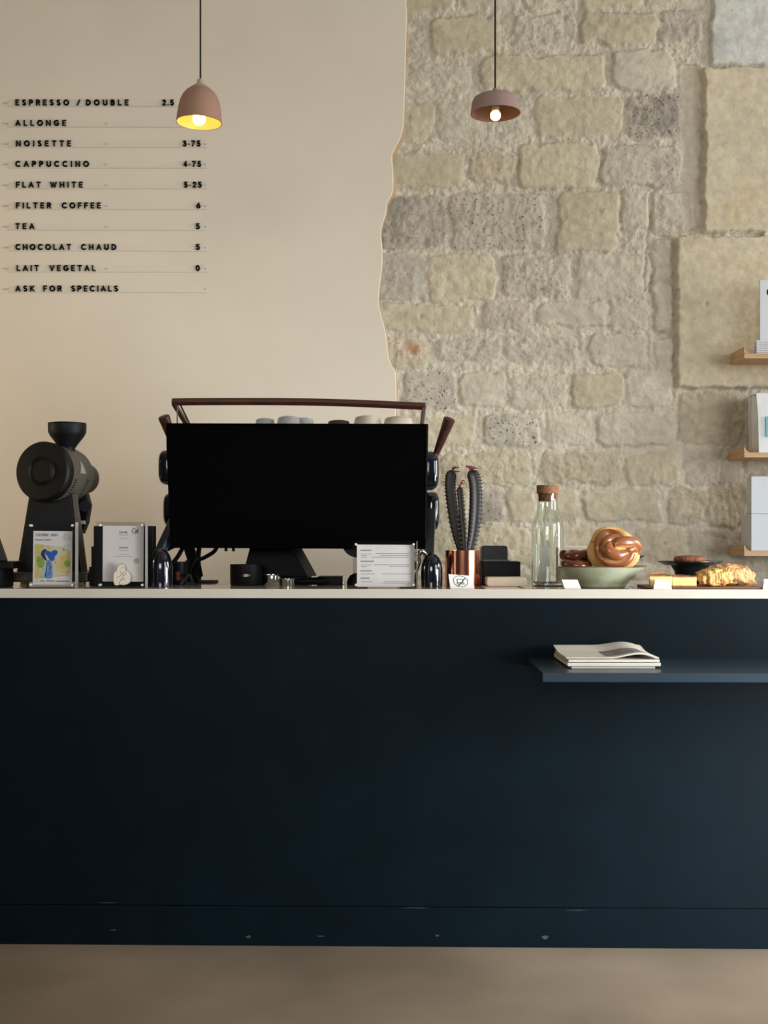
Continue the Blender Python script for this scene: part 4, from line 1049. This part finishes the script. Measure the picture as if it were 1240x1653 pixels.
# ------------------------------------------------------------------ glass bottle with cork
YB = 3.885
s = YB / F; c = P(884, 0, YB)
bt = thing('glass_bottle', 'clear glass bottle with a wide cork stopper, left of the green bowl', 'bottle', (c.x, YB, ZT))
zz = lambda y: max(P(0, y, YB).z, ZT + .0006)
out = [(23, 947.5), (25.3, 944), (25.8, 938), (25.8, 856), (25.2, 847), (23, 839), (19, 829), (17, 822), (16.4, 812), (16.8, 800), (17.2, 797)]
prof = [(0, ZT + .0006)] + [(r * s, zz(y)) for r, y in out]
inn = [((r - 1.25) * s, zz(y)) for r, y in out[::-1] if y < 941] + [(22 * s, zz(941)), (0, zz(940))]
bm = bmesh.new(); lathe(bm, prof + inn, 72, Matrix.Translation((c.x, YB, 0))); obj('glass_body', bm, glass_mat('bottle_glass'), bt, angle=40)
bm = bmesh.new(); lathe(bm, [(0, zz(783.5)), (17.6 * s, zz(783.5)), (18 * s, zz(785)), (17.6 * s, zz(796.5)), (15.2 * s, zz(796.8)), (14.6 * s, zz(809)), (0, zz(809))], 48, Matrix.Translation((c.x + .0006, YB, 0))); obj('cork_stopper', bm, CORK, bt, angle=30)
# pale upright panel and low beige box behind
bm = bmesh.new(); q = rrect(P(860, 0, 4.1).x, P(889, 0, 4.1).x, ZT + .0004, P(0, 881, 4.1).z, .012, corners=(1, 0, 0, 0)); prism(bm, q, 4.1, 4.112)
tag(obj('pale_panel', bm, mat('pale_grey_panel', (168, 160, 148), .5), smooth=False, bevel=.002), 'pale grey panel with a rounded corner standing behind the glass bottle', 'panel')
t = thing('beige_box', 'low beige box half hidden behind the pastries in the green bowl', 'box', (P(935, 0, 4.15).x, 4.2, ZT))
bm = bmesh.new(); a = P(909.5, 881.5, 4.15); b = P(962, 0, 4.15); box(bm, a.x, b.x, 4.15, 4.27, ZT + .0004, a.z - .004); obj('body', bm, mat('box_beige', (176, 160, 136), .6), t, smooth=False)
bm = bmesh.new(); box(bm, a.x - .001, b.x + .001, 4.149, 4.271, a.z - .0038, a.z); obj('lid', bm, mat('box_rim', (206, 194, 172), .6), t, smooth=False)

# ------------------------------------------------------------------ green bowl and buns
YBW = 3.775
s = YBW / F; c = P(971, 0, YBW); zr = P(0, 914.5, YBW).z
bw = thing('ceramic_bowl', 'pale green glazed bowl full of buns on the worktop', 'bowl', (c.x, YBW, ZT))
GREEN = mat('celadon_glaze', (158, 164, 136), .22, spec=.5, rgb2=(182, 184, 158), vscale=22, detail=6, stretch=(1, 1, .4))
R0 = 71 * s; hb = zr - ZT
bm = bmesh.new(); lathe(bm, [(0, .0006), (.070, .0006), (.073, .004), (.074, .010), (.080, .015), (R0 * .80, hb * .62), (R0 * .97, hb * .93), (R0, hb), (R0 * .985, hb + .001), (R0 * .94, hb * .93), (R0 * .76, hb * .6), (.07, .02), (0, .016)], 72, Matrix.Translation((c.x, YBW, ZT)))
for v in bm.verts:
    v.co.z += .0012 * math.sin(3 * math.atan2(v.co.y - YBW, v.co.x - c.x) + 1) * max(0, (v.co.z - ZT) / hb)
bo = obj('bowl', bm, GREEN, bw, angle=50)
bm = bmesh.new(); lathe(bm, [(R0 * 1.004, hb - .0012), (R0 * 1.006, hb + .0004), (R0 * .998, hb + .0018), (R0 * .985, hb + .0014), (R0 * .985, hb - .0006)], 72, Matrix.Translation((c.x, YBW, ZT)), closed=True)
for v in bm.verts: v.co.z += .0012 * math.sin(3 * math.atan2(v.co.y - YBW, v.co.x - c.x) + 1)
obj('rim', bm, mat('rim_brown', (112, 92, 72), .35), bo)
CRUST = mat('golden_crust', (204, 150, 84), .5, rgb2=(222, 178, 112), vscale=24, bump=.25, bscale=70)
GLAZE = mat('brown_glaze', (132, 74, 42), .28, rgb2=(176, 112, 66), vscale=30, coat=.35, bump=.08, bscale=60)
DGLAZE = mat('dark_cinnamon_glaze', (78, 38, 20), .22, rgb2=(128, 68, 38), vscale=26, coat=.5, bump=.1, bscale=60)
Ykn = 3.74; sk = Ykn / F
kc = P(990, 888, Ykn); rx, ry, rz = 41.5 * sk, .066, 30 * sk
kb = thing('knot_bun', 'large glossy knotted bun on top of the green bowl', 'bun', (kc.x, Ykn, kc.z - rz), 'buns in the green bowl')
bm = bmesh.new(); vs = bmesh.ops.create_icosphere(bm, subdivisions=5, radius=1)['verts']
for v in vs:
    n = mnoise.noise(v.co * 2.3) * .06 + mnoise.noise(v.co * 7) * .02; v.co *= (.965 + n)
bmesh.ops.transform(bm, matrix=Matrix.Translation(kc) @ Matrix.Diagonal((rx, ry, rz, 1)), verts=vs); obj('crumb', bm, CRUST, kb, angle=180)
Z = lambda x, y: (890 + x / 7.29, 840 + y / 7.29)
bake = mat('baked_strand', (214, 160, 94), .3, coat=.35, bump=.1, bscale=60)
_n = bake.node_tree; _at = _n.nodes.new('ShaderNodeAttribute'); _at.attribute_name = 'bake'
_nz = _n.nodes.new('ShaderNodeTexNoise'); _nz.inputs['Scale'].default_value = 30
_c2 = _n.nodes.new('ShaderNodeMix'); _c2.data_type = 'RGBA'; _c2.inputs[6].default_value = lin((122, 66, 36)); _c2.inputs[7].default_value = lin((160, 96, 54))
_n.links.new(_nz.outputs['Fac'], _c2.inputs[0])
_mx = _n.nodes.new('ShaderNodeMix'); _mx.data_type = 'RGBA'; _mx.inputs[6].default_value = lin((216, 164, 98))
_n.links.new(_at.outputs['Fac'], _mx.inputs[0]); _n.links.new(_c2.outputs[2], _mx.inputs[7]); _n.links.new(_mx.outputs[2], _n.nodes['Principled BSDF'].inputs['Base Color'])
def strand(zp, r_px, off=0.0, m=None):
    pts = []
    for x, y in zp:
        p = P(*Z(x, y), Ykn); ux, uz = (p.x - kc.x) / rx, (p.z - kc.z) / rz
        k = max(0.02, 1 - ux * ux - uz * uz); pts.append(Vector((p.x, kc.y - ry * math.sqrt(k) + off, p.z)))
    pts = smooth_path(pts, 9); n = len(pts)
    bm = bmesh.new(); tube(bm, pts, [r_px * sk * (.35 + .65 * math.sin(PI * min(max(k / (n - 1), .05), .95)) ** .5) for k in range(n)], 24, flat=.85)
    bm.verts.ensure_lookup_table()
    vals = []
    for i in range(n):
        nrm_ = Vector(((pts[i].x - kc.x) / rx ** 2, (pts[i].y - kc.y) / ry ** 2, (pts[i].z - kc.z) / rz ** 2)).normalized()
        for k in range(24):
            d_ = (bm.verts[i * 24 + k].co - pts[i]).normalized().dot(nrm_); vals.append(min(1, max(0, (d_ - .05) / .4)))
    o = obj('twist', bm, m or bake, kb, angle=80)
    if m is None:
        o.data.attributes.new('bake', 'FLOAT', 'POINT').data.foreach_set('value', vals)
strand([(575, 460), (525, 390), (520, 290), (560, 200), (650, 150), (750, 165), (805, 215)], 7.2, -.001)
strand([(605, 430), (580, 350), (595, 270), (650, 215), (730, 200), (780, 232)], 6.6, -.003)
strand([(655, 262), (630, 320), (655, 372), (740, 402), (830, 380)], 10.5, -.001)
strand([(690, 290), (760, 262), (850, 256), (930, 265), (985, 305), (1005, 365)], 9.6, -.002)
strand([(580, 462), (670, 500), (780, 495), (865, 450), (915, 375)], 8.2, -.001)
strand([(850, 350), (910, 335), (960, 350)], 6.5, .002)
strand([(520, 470), (610, 545), (740, 562), (870, 535), (970, 460), (1000, 395)], 7.5, .008, CRUST)
strand([(452, 300), (465, 400), (530, 500), (610, 555)], 7.5, .010, CRUST)
strand([(478, 250), (540, 160), (640, 118), (760, 122), (860, 170), (950, 225)], 6, .010, CRUST)
def cinnamon(px, py, Y, rr, label, ph):
    cc = P(px, py, Y); t = thing('cinnamon_bun', label, 'bun', (cc.x, Y, cc.z - .014), 'buns in the green bowl')
    bm = bmesh.new(); pts = []; n = 70
    for k in range(n):
        f = k / (n - 1); a = ph + f * 4.3 * PI; r_ = .012 + (rr - .012) * f; pts.append(cc + Vector((r_ * math.cos(a), r_ * math.sin(a), .004 * math.sin(a * 1.5 + ph))))
    tube(bm, pts, [.0095 + .004 * (k / n) for k in range(n)], 12, up=Vector((0, 0, 1)), flat=1.15); obj('coil', bm, DGLAZE, t, angle=80)
    bm = bmesh.new(); lathe(bm, [(0, -.012), (rr * .9, -.012), (rr * .95, 0), (rr * .6, .006), (0, .007)], 32, Matrix.Translation(cc)); obj('filling', bm, mat('cinnamon_filling', (44, 20, 12), .6), t)
cinnamon(929, 911, 3.77, .043, 'dark cinnamon bun lying lowest at the left side of the green bowl', .3)
cinnamon(930, 896, 3.785, .038, 'dark cinnamon bun resting on top of the other cinnamon bun', 2.0)

# cake stands
def cake_stand(px, py, r_px, Y, label, ped=31):
    s = Y / F; cc = P(px, py, Y); t = thing('cake_stand', label, 'cake stand', (cc.x, Y, ZT), 'black cake stands')
    zp = cc.z - ZT; r = r_px * s
    bm = bmesh.new(); lathe(bm, [(0, zp), (r * .8, zp), (r, zp + .003), (r * 1.0, zp + .001), (r * .8, zp - .010), (0, zp - .010)], 56, Matrix.Translation((cc.x, Y, ZT))); obj('plate', bm, mat('stand_black', (14, 14, 15), .3), t, angle=40)
    pr = ped * s; bm = bmesh.new(); lathe(bm, [(pr, zp - .0105), (pr * .82, zp - .03), (pr * .7, .015), (pr * .9, .0006), (0, .0006), (0, zp - .0105)], 40, Matrix.Translation((cc.x, Y, ZT))); obj('pedestal', bm, BLACK, t, angle=40)
    return cc
k1 = cake_stand(1114.5, 907, 51.5, 4.08, 'black cake stand carrying the cookie, behind the flan slices')
k2 = cake_stand(994, 898, 46, 4.02, 'black cake stand mostly hidden behind the knotted bun', 24)
bm = bmesh.new(); cc = P(1114, 904.5, 4.05); rc = .0525
lathe(bm, [(0, 0), (rc * .9, 0), (rc, .005), (rc * .97, .013), (rc * .8, .019), (rc * .4, .020), (0, .0205)], 48, Matrix.Translation((cc.x, 4.05, k1.z + .0006)))
bmesh.ops.subdivide_edges(bm, edges=bm.edges[:], cuts=1)
for v in bm.verts: v.co.z += mnoise.noise(v.co * 70) * .0022 * (1 if v.co.z > k1.z + .004 else 0)
tag(obj('cookie', bm, mat('cookie_brown', (150, 96, 62), .7, rgb2=(120, 66, 40), vscale=70, bump=.6, bscale=110), angle=80), 'round brown cookie on the black cake stand', 'cookie')

# ------------------------------------------------------------------ pastry board at the right
Ybd = 3.615
t = thing('serving_board', 'thin plum-brown serving board under the flan slices and croissants', 'board', (P(1140, 0, 3.68).x, 3.70, ZT))
bm = bmesh.new(); a = P(1048, 0, Ybd); b = P(1232, 0, Ybd)
q = [(a.x, 3.625), (b.x, 3.617), (b.x - .005, 3.84), (a.x + .01, 3.84)]
v0 = [bm.verts.new((x, y, ZT + .0004)) for x, y in q]; v1 = [bm.verts.new((x, y, ZT + .0065)) for x, y in q]
bm.faces.new(v0[::-1]); bm.faces.new(v1)
for k in range(4): bm.faces.new((v0[k], v0[(k + 1) % 4], v1[(k + 1) % 4], v1[k]))
obj('slab', bm, mat('plum_board', (112, 72, 62), .5, var=.08, vscale=14), t, smooth=False, bevel=.002)
ZB = ZT + .0068
CUST = mat('custard', (218, 190, 110), .45, rgb2=(228, 206, 132), vscale=22); SKIN = mat('flan_skin', (98, 52, 34), .35, rgb2=(160, 106, 74), vscale=45, bump=.2, bscale=60)
PCR = mat('pastry_crust', (176, 118, 72), .7, rgb2=(204, 150, 98), vscale=60, bump=.5, bscale=120)
def flan(px0, px1, Y0, Y1, top, label, crust_left):
    a, b = P(px0, top, Y0), P(px1, top, Y0)
    t = thing('flan_slice', label, 'flan', ((a.x + b.x) / 2, (Y0 + Y1) / 2, ZB), 'flan slices on the board')
    def taper(bm):
        for v in bm.verts:
            if crust_left: v.co.x += (b.x - v.co.x) / (b.x - a.x) * (v.co.y - Y0) * .3
    bm = bmesh.new(); vs = box(bm, a.x, b.x, Y0, Y1, ZB + .003, a.z - .003)
    bmesh.ops.subdivide_edges(bm, edges=bm.edges[:], cuts=6, use_grid_fill=True)
    for v in bm.verts: v.co += Vector((mnoise.noise(v.co * 40), mnoise.noise(v.co * 40 + Vector((5, 0, 0))), 0)) * .0012
    taper(bm)
    obj('custard', bm, CUST, t, angle=50)
    bm = bmesh.new(); box(bm, a.x - .0005, b.x + .0005, Y0 - .001, Y1, a.z - .003, a.z)
    bmesh.ops.subdivide_edges(bm, edges=bm.edges[:], cuts=7, use_grid_fill=True)
    for v in bm.verts:
        if v.co.z > a.z - .001: v.co.z += mnoise.noise(v.co * 45) * .0035 + .001
    taper(bm)
    obj('baked_skin', bm, SKIN, t, angle=50)
    bm = bmesh.new(); box(bm, a.x, b.x, Y0, Y1 + .006, ZB, ZB + .003)
    if crust_left: box(bm, a.x - .004, a.x - .0006, Y0 + .002, Y1, ZB, a.z + .002)
    box(bm, a.x, b.x, Y1, Y1 + .007, ZB, a.z + (.009 if crust_left else .002))
    bmesh.ops.subdivide_edges(bm, edges=bm.edges[:], cuts=5, use_grid_fill=True)
    for v in bm.verts: v.co += Vector((mnoise.noise(v.co * 60), mnoise.noise(v.co * 60 + Vector((9, 0, 0))), max(0, mnoise.noise(v.co * 50 + Vector((0, 7, 0))))) ) * .002
    taper(bm)
    obj('crust', bm, PCR, t, angle=60)
flan(1049.5, 1085.5, 3.645, 3.72, 929, 'flan slice with crusty left side, behind the printed price card', True)
flan(1086.3, 1124.5, 3.645, 3.72, 930.5, 'plain flan slice between the crusty flan slice and the flaky pastry', False)
FLAKY = mat('flaky_gold', (232, 190, 116), .5, rgb2=(208, 150, 82), vscale=26, bump=.45, bscale=70, stretch=(3, 1, 1)); FLAKB = mat('flaky_brown', (196, 142, 92), .55, rgb2=(222, 176, 116), vscale=22, bump=.45, bscale=70, stretch=(3, 1, 1))
def pastry(px0, px1, py0, py1, Y, dy, m, label, seed, bend=0.0, sharp=.75):
    a, b = P(px0, py0, Y), P(px1, py1, Y); zb = ZB
    cx_, cz_ = (a.x + b.x) / 2, (a.z + zb) / 2
    bm = bmesh.new(); vs = bmesh.ops.create_icosphere(bm, subdivisions=6, radius=1)['verts']
    off = Vector((seed, seed * 2, 0))
    for v in vs:
        p = v.co.copy()
        q = Vector([math.copysign(abs(k) ** sharp, k) for k in p])
        lay = math.sin(p.x * 13 + p.z * 3 + mnoise.noise(p * 2 + off) * 3) * .045
        q *= 1 + lay + mnoise.noise(p * 3 + off) * .10 + mnoise.noise(Vector((p.x * 14, p.y * 6, p.z * 5)) + off) * .045
        q.z = max(q.z, -.97); q.z += -bend * p.x * abs(p.x) if p.x > 0 else 0
        v.co = q
    bmesh.ops.transform(bm, matrix=Matrix.Translation((cx_, Y, cz_)) @ Matrix.Diagonal(((b.x - a.x) / 2, dy / 2, (a.z - zb) / 2, 1)), verts=vs)
    zm = min(v.co.z for v in bm.verts)
    for v in bm.verts:
        if v.co.z < zb + .0003: v.co.z = zb + .0003
    tag(obj('croissant', bm, m, angle=180), label, 'pastry', 'croissants on the board')
pastry(1126, 1182, 917, 949, 3.68, .085, FLAKY, 'golden flaky croissant right beside the flan slices', 3.0)
pastry(1142, 1217, 910.5, 946, 3.785, .10, FLAKB, 'browner croissant lying behind the golden flaky one', 8.0, bend=.45)

# price cards
def price_card(pxs, Y, label, mark=True):
    t, *cn = tent(pxs, Y, label, 'price_card', .03)
    if mark: card_strokes(t, cn, [[(.38, .42), (.46, .38), (.54, .44), (.66, .40)], [(.40, .54), (.62, .52)]], .0005, REDINK, 'handwriting')
price_card([(908, 936), (933.5, 936), (938.5, 951), (912, 951)], 3.655, 'blank white price card leaning before the green bowl', False)
price_card([(1060, 934.5), (1082.5, 937.5), (1085, 951.5), (1055, 951.5)], 3.61, 'white price card with faint red writing before the flan slices')
price_card([(1236, 935), (1262, 935), (1266, 951.5), (1232, 951.5)], 3.61, 'white price card at the right end, cut by the frame', False)
# small glass-headed clip by the bowl
t = thing('card_clip', 'small grey clip with a clear glass knob at the foot of the green bowl', 'clip', (P(1014, 0, 3.65).x, 3.65, ZT))
bm = bmesh.new(); prism(bm, [(P(x, 0, 3.65).x, max(P(0, y, 3.65).z, ZT + .0004)) for x, y in [(1008, 951), (1016.5, 951), (1017, 941), (1013, 942)]], 3.65, 3.662); obj('clip', bm, mat('clip_grey', (128, 126, 122), .35), t, smooth=False)
bm = bmesh.new(); cc = P(1020, 947, 3.66); bmesh.ops.create_uvsphere(bm, u_segments=20, v_segments=12, radius=.0058, matrix=Matrix.Translation((cc.x, 3.66, ZT + .0062))); obj('knob', bm, glass_mat('bottle_glass'), t, angle=180)

# ------------------------------------------------------------------ wall ledges with goods
def ledge(zb, zt_, yb, label):
    x0 = P(1175, 0, 5.2).x
    t = thing('wall_ledge', label, 'shelf', (x0 + .4, yb, zb), 'oak ledges on the stone wall')
    bm = bmesh.new(); box(bm, x0, x0 + .85, 4.962, yb, zb, zb + .02); obj('shelf_board', bm, OAK, t, smooth=False, bevel=.001)
    bm = bmesh.new()
    for xa, sg_ in ((x0, 1), (x0 + .85, -1)):
        pr = [(xa, zb + .0203), (xa + sg_ * .022, zb + .0203), (xa + sg_ * .008, zb + .03), (xa + sg_ * .001, zt_), (xa, zt_)]
        bmc = bmesh.new(); prism(bmc, pr, 4.962, yb); obj('end_cheek', bmc, OAK, t, smooth=False)
    bm.free()
    bm = bmesh.new(); box(bm, x0 + .024, x0 + .826, yb - .014, yb, zb + .0203, zt_); obj('back_rail', bm, OAK, t, smooth=False)
    return zb + .0205
zl1 = ledge(1.9215, 1.968, 5.152, 'top oak ledge of three on the stone wall')
zl2 = ledge(1.5245, 1.568, 5.178, 'middle oak ledge of three, under the white coffee bags')
zl3 = ledge(1.1295, 1.173, 5.178, 'lowest oak ledge of three, under the white boxes')
WBOX = mat('white_box', (208, 213, 217), .55); WSIDE = WBOX
FAINT = mat('faint_print', (200, 202, 208), .6)
# tall white booklet with its stack
Yk = 5.03
t = thing('display_card', 'tall white display card standing on the top oak ledge', 'card', (P(1250, 0, Yk).x, Yk, zl1))
bm = bmesh.new(); a = P(1227, 452, Yk); box(bm, a.x, a.x + .17, Yk, Yk + .012, zl1, a.z); obj('board', bm, WBOX, t, smooth=False, bevel=.001)
bm = bmesh.new(); c = P(1243, 471.5, Yk); ribbon(bm, arc(c.x, c.z, .010, .012, 0, 360, 16), .006, Yk - .0008, Yk - .0002); obj('purple_letter', bm, mat('purple_ink', (62, 40, 120), .6), t, smooth=False)
t = thing('leaflet_stack', 'low pile of white leaflets in front of the tall display card', 'leaflets', (P(1245, 0, 4.99).x, 4.99, zl1))
t['kind'] = 'stuff'
bm = bmesh.new(); a = P(1221.5, 549, 4.985)
nl = 7; hh = (a.z - zl1) / nl
for k in range(nl): box(bm, a.x + random.uniform(0, .001), a.x + .17, 4.985 + random.uniform(0, .001), 5.02, zl1 + .0002 + k * hh, zl1 + (k + .86) * hh)
obj('leaflets', bm, WBOX, t, smooth=False)
# coffee bags
BAG = mat('white_bag', (226, 229, 230), .4, var=.02, vscale=14, bump=.12, bscale=12)
CYAN = mat('cyan_print', (120, 190, 206), .6); DCYAN = mat('dark_cyan_print', (52, 108, 128), .6)
def bag(px, Y0, Y1, top, z0, label, printed):
    a = P(px, top, Y0); w = .15; x0 = a.x; x1 = x0 + w; zt_ = a.z; ym = (Y0 + Y1) / 2
    t = thing('coffee_bag', label, 'bag', (x0 + w / 2, ym, z0), 'white coffee bags on the middle ledge')
    bm = bmesh.new(); nz_ = 14; L = []
    for k in range(nz_ + 1):
        f = k / nz_; z = z0 + .0003 + (zt_ - z0) * f
        dep = (Y1 - Y0) / 2 * (1 - .35 * max(0, (f - .5) / .5) ** 1.6); gus = .012 * (.15 + f)
        lean = (Y1 - Y0) / 2 * (1 - dep / ((Y1 - Y0) / 2)) * .3
        xo = -.006 * f
        L.append([bm.verts.new(p) for p in ((x0 + xo, ym - dep + lean * 0, z), ((x0 + x1) / 2, ym - dep - .004 * math.sin(PI * f), z), (x1 - xo, ym - dep, z), (x1 - xo - gus, ym, z), (x1 - xo, ym + dep, z), (x0 + xo, ym + dep, z), (x0 + xo + gus, ym, z))])
    for p, q in zip(L, L[1:]):
        for k in range(7): bm.faces.new((p[k], p[(k + 1) % 7], q[(k + 1) % 7], q[k]))
    bm.faces.new(L[0][::-1]); bm.faces.new(L[-1]); obj('pouch', bm, BAG, t, angle=20)
    bm = bmesh.new(); box(bm, x0 - .006, x1 + .006, ym - .028, ym + .028, zt_ + .0004, zt_ + .006); obj('folded_top', bm, BAG, t, smooth=False, bevel=.002)
    if printed:
        rr = random.Random(4)
        q = rrect(P(1236, 0, Y0).x, P(1270, 0, Y0).x, P(0, 705, Y0).z, P(0, 672, Y0).z, .004); bm = bmesh.new(); prism(bm, q, Y0 - .0075, Y0 - .0055); obj('cyan_label', bm, CYAN, t, smooth=False)
        bm = bmesh.new()
        for k in range(18):
            x = P(1238 + rr.uniform(0, 30), 0, Y0).x; z = P(0, 689 + rr.uniform(-14, 14), Y0).z; prism(bm, circ(x, z, .0022, 8), Y0 - .0085, Y0 - .0076)
        obj('printed_dots', bm, DCYAN, t, smooth=False)
bag(1225.5, 4.975, 5.065, 636, zl2, 'white coffee bag with cyan print, front one on the middle ledge', True)
_o = bag(1219, 5.075, 5.16, 638, zl2, 'plain white coffee bag behind the cyan-printed one', False)
# white boxes
def wbox(px, top, Y0, Y1, z0, label):
    a = P(px, top, Y0); t = thing('white_box', label, 'box', (a.x + .09, (Y0 + Y1) / 2, z0), 'white boxes on the lowest ledge')
    bm = bmesh.new(); box(bm, a.x, a.x + .18, Y0, Y1, z0 + .0003, a.z); obj('carton', bm, WBOX, t, smooth=False, bevel=.0015)
    zm = a.z
    bm = bmesh.new()
    for dz, x_a, x_b in ((.014, .04, .17), (.030, .045, .17), (.06, .05, .17)): ribbon(bm, [(a.x + x_a, zm - dz), (a.x + x_b, zm - dz)], .0016, Y0 - .0006, Y0 - .0001)
    obj('embossed_print', bm, FAINT, t, smooth=False)
    return a.z
zq = wbox(1213, 829.5, 4.975, 5.115, zl3, 'lower of the two white boxes on the lowest ledge')
wbox(1213, 769, 4.975, 5.035, zq + .0004, 'upper shallower white box stacked on the lower one')

# ------------------------------------------------------------------ pendant lamps
CORD = mat('cord_black', (10, 9, 9), .7)
def bulb(t, c, r, col, power):
    bm = bmesh.new(); bmesh.ops.create_uvsphere(bm, u_segments=24, v_segments=16, radius=r, matrix=Matrix.Translation(c)); obj('bulb', bm, mat('bulb_' + t.name, (255, 240, 210), .3, emit=col, estr=power), t, angle=180)
    bm = bmesh.new(); lathe(bm, [(0, r * .8), (r * .62, r * .8), (r * .7, r * 1.1), (r * .7, r * 3.0), (0, r * 3.0)], 20, Matrix.Translation(c)); obj('socket', bm, mat('socket_white', (190, 180, 165), .5), t)
YL = 3.9; s = YL / F
def pendant(px, prof, py_rim, tilt, label, mats, split, cord_top):
    c = P(px, py_rim, YL)
    t = thing('pendant_lamp', label, 'lamp', c, 'clay pendant lamps over the bar')
    M = Matrix.Translation(c) @ Matrix.Rotation(tilt, 4, 'Y')
    zz = lambda y: (py_rim - y) * s
    outer = [(r * s, zz(y)) for r, y in prof]
    inner = [(max(r - 1.3, .4) * s, zz(y) - (1.0 * s if k > 0 else 0)) for k, (r, y) in enumerate(prof[::-1])]
    lo = [p for p, q in zip(outer, prof) if q[1] >= split]
    hi = [p for p, q in zip(outer, prof) if q[1] <= split]
    bm = bmesh.new()
    rim = [inner[0]]
    lathe(bm, lo + rim, 72, M); sd_ = obj('shade', bm, mats[0], t, angle=40)
    bm = bmesh.new(); lathe(bm, inner, 72, M); obj('lining', bm, mats[2], sd_, angle=40)
    bm = bmesh.new(); lathe(bm, hi, 48, M); obj('shade_collar', bm, mats[1], t, angle=50)
    tp = M @ Vector((0, 0, zz(prof[0][1])))
    bm = bmesh.new(); tube(bm, [tp + Vector((0, 0, -.004)), Vector((tp.x, YL, 4.085))], .0029, 10); obj('cord', bm, CORD, t)
    bm = bmesh.new(); lathe(bm, [(0, 0), (.045, 0), (.05, .006), (.05, .024), (0, .024)], 32, Matrix.Translation((tp.x, YL, 4.0755))); obj('ceiling_rose', bm, BLACK, t)
    return t, c, M
CLAY = mat('pink_clay', (158, 122, 102), .75, var=.05, vscale=16); CLAYB = mat('raw_clay', (176, 158, 130), .8, var=.05, vscale=20)
MAUVE = mat('mauve_clay', (150, 126, 118), .75, var=.05, vscale=16); MAUVEB = mat('mauve_cap', (140, 118, 106), .75)
bell = [(4.5, 128.5), (5.2, 130), (5.4, 133), (7, 136), (11, 139), (17, 143.5), (23, 148.5), (28, 155), (31.5, 163), (34, 174), (35.7, 186), (36.6, 196.5), (37, 198.2)]
t, c, M = pendant(321.5, bell, 198.2, math.radians(1.8), 'bell-shaped pinkish clay pendant lamp hanging before the menu', (CLAY, CLAYB, mat('yellow_lining', (226, 200, 112), .5)), 143.5, 128)
bulb(t, c + Vector((0, 0, 6.5 * s)), 10.5 * s, (255, 214, 150), 15)
disc = [(2.4, 142.5), (4.5, 146), (6.5, 150), (16, 152.5), (30, 156), (35, 159), (37.5, 164), (39, 172), (40.2, 182.5), (40.4, 183.4)]
t, c, M = pendant(800, disc, 183.4, math.radians(-.6), 'shallow mauve clay pendant lamp hanging before the stone wall', (MAUVE, MAUVEB, mat('mauve_lining', (120, 92, 84), .8)), 150, 142)
bulb(t, c + Vector((0, 0, -3.0 * s)), 8.5 * s, (255, 190, 110), 9)
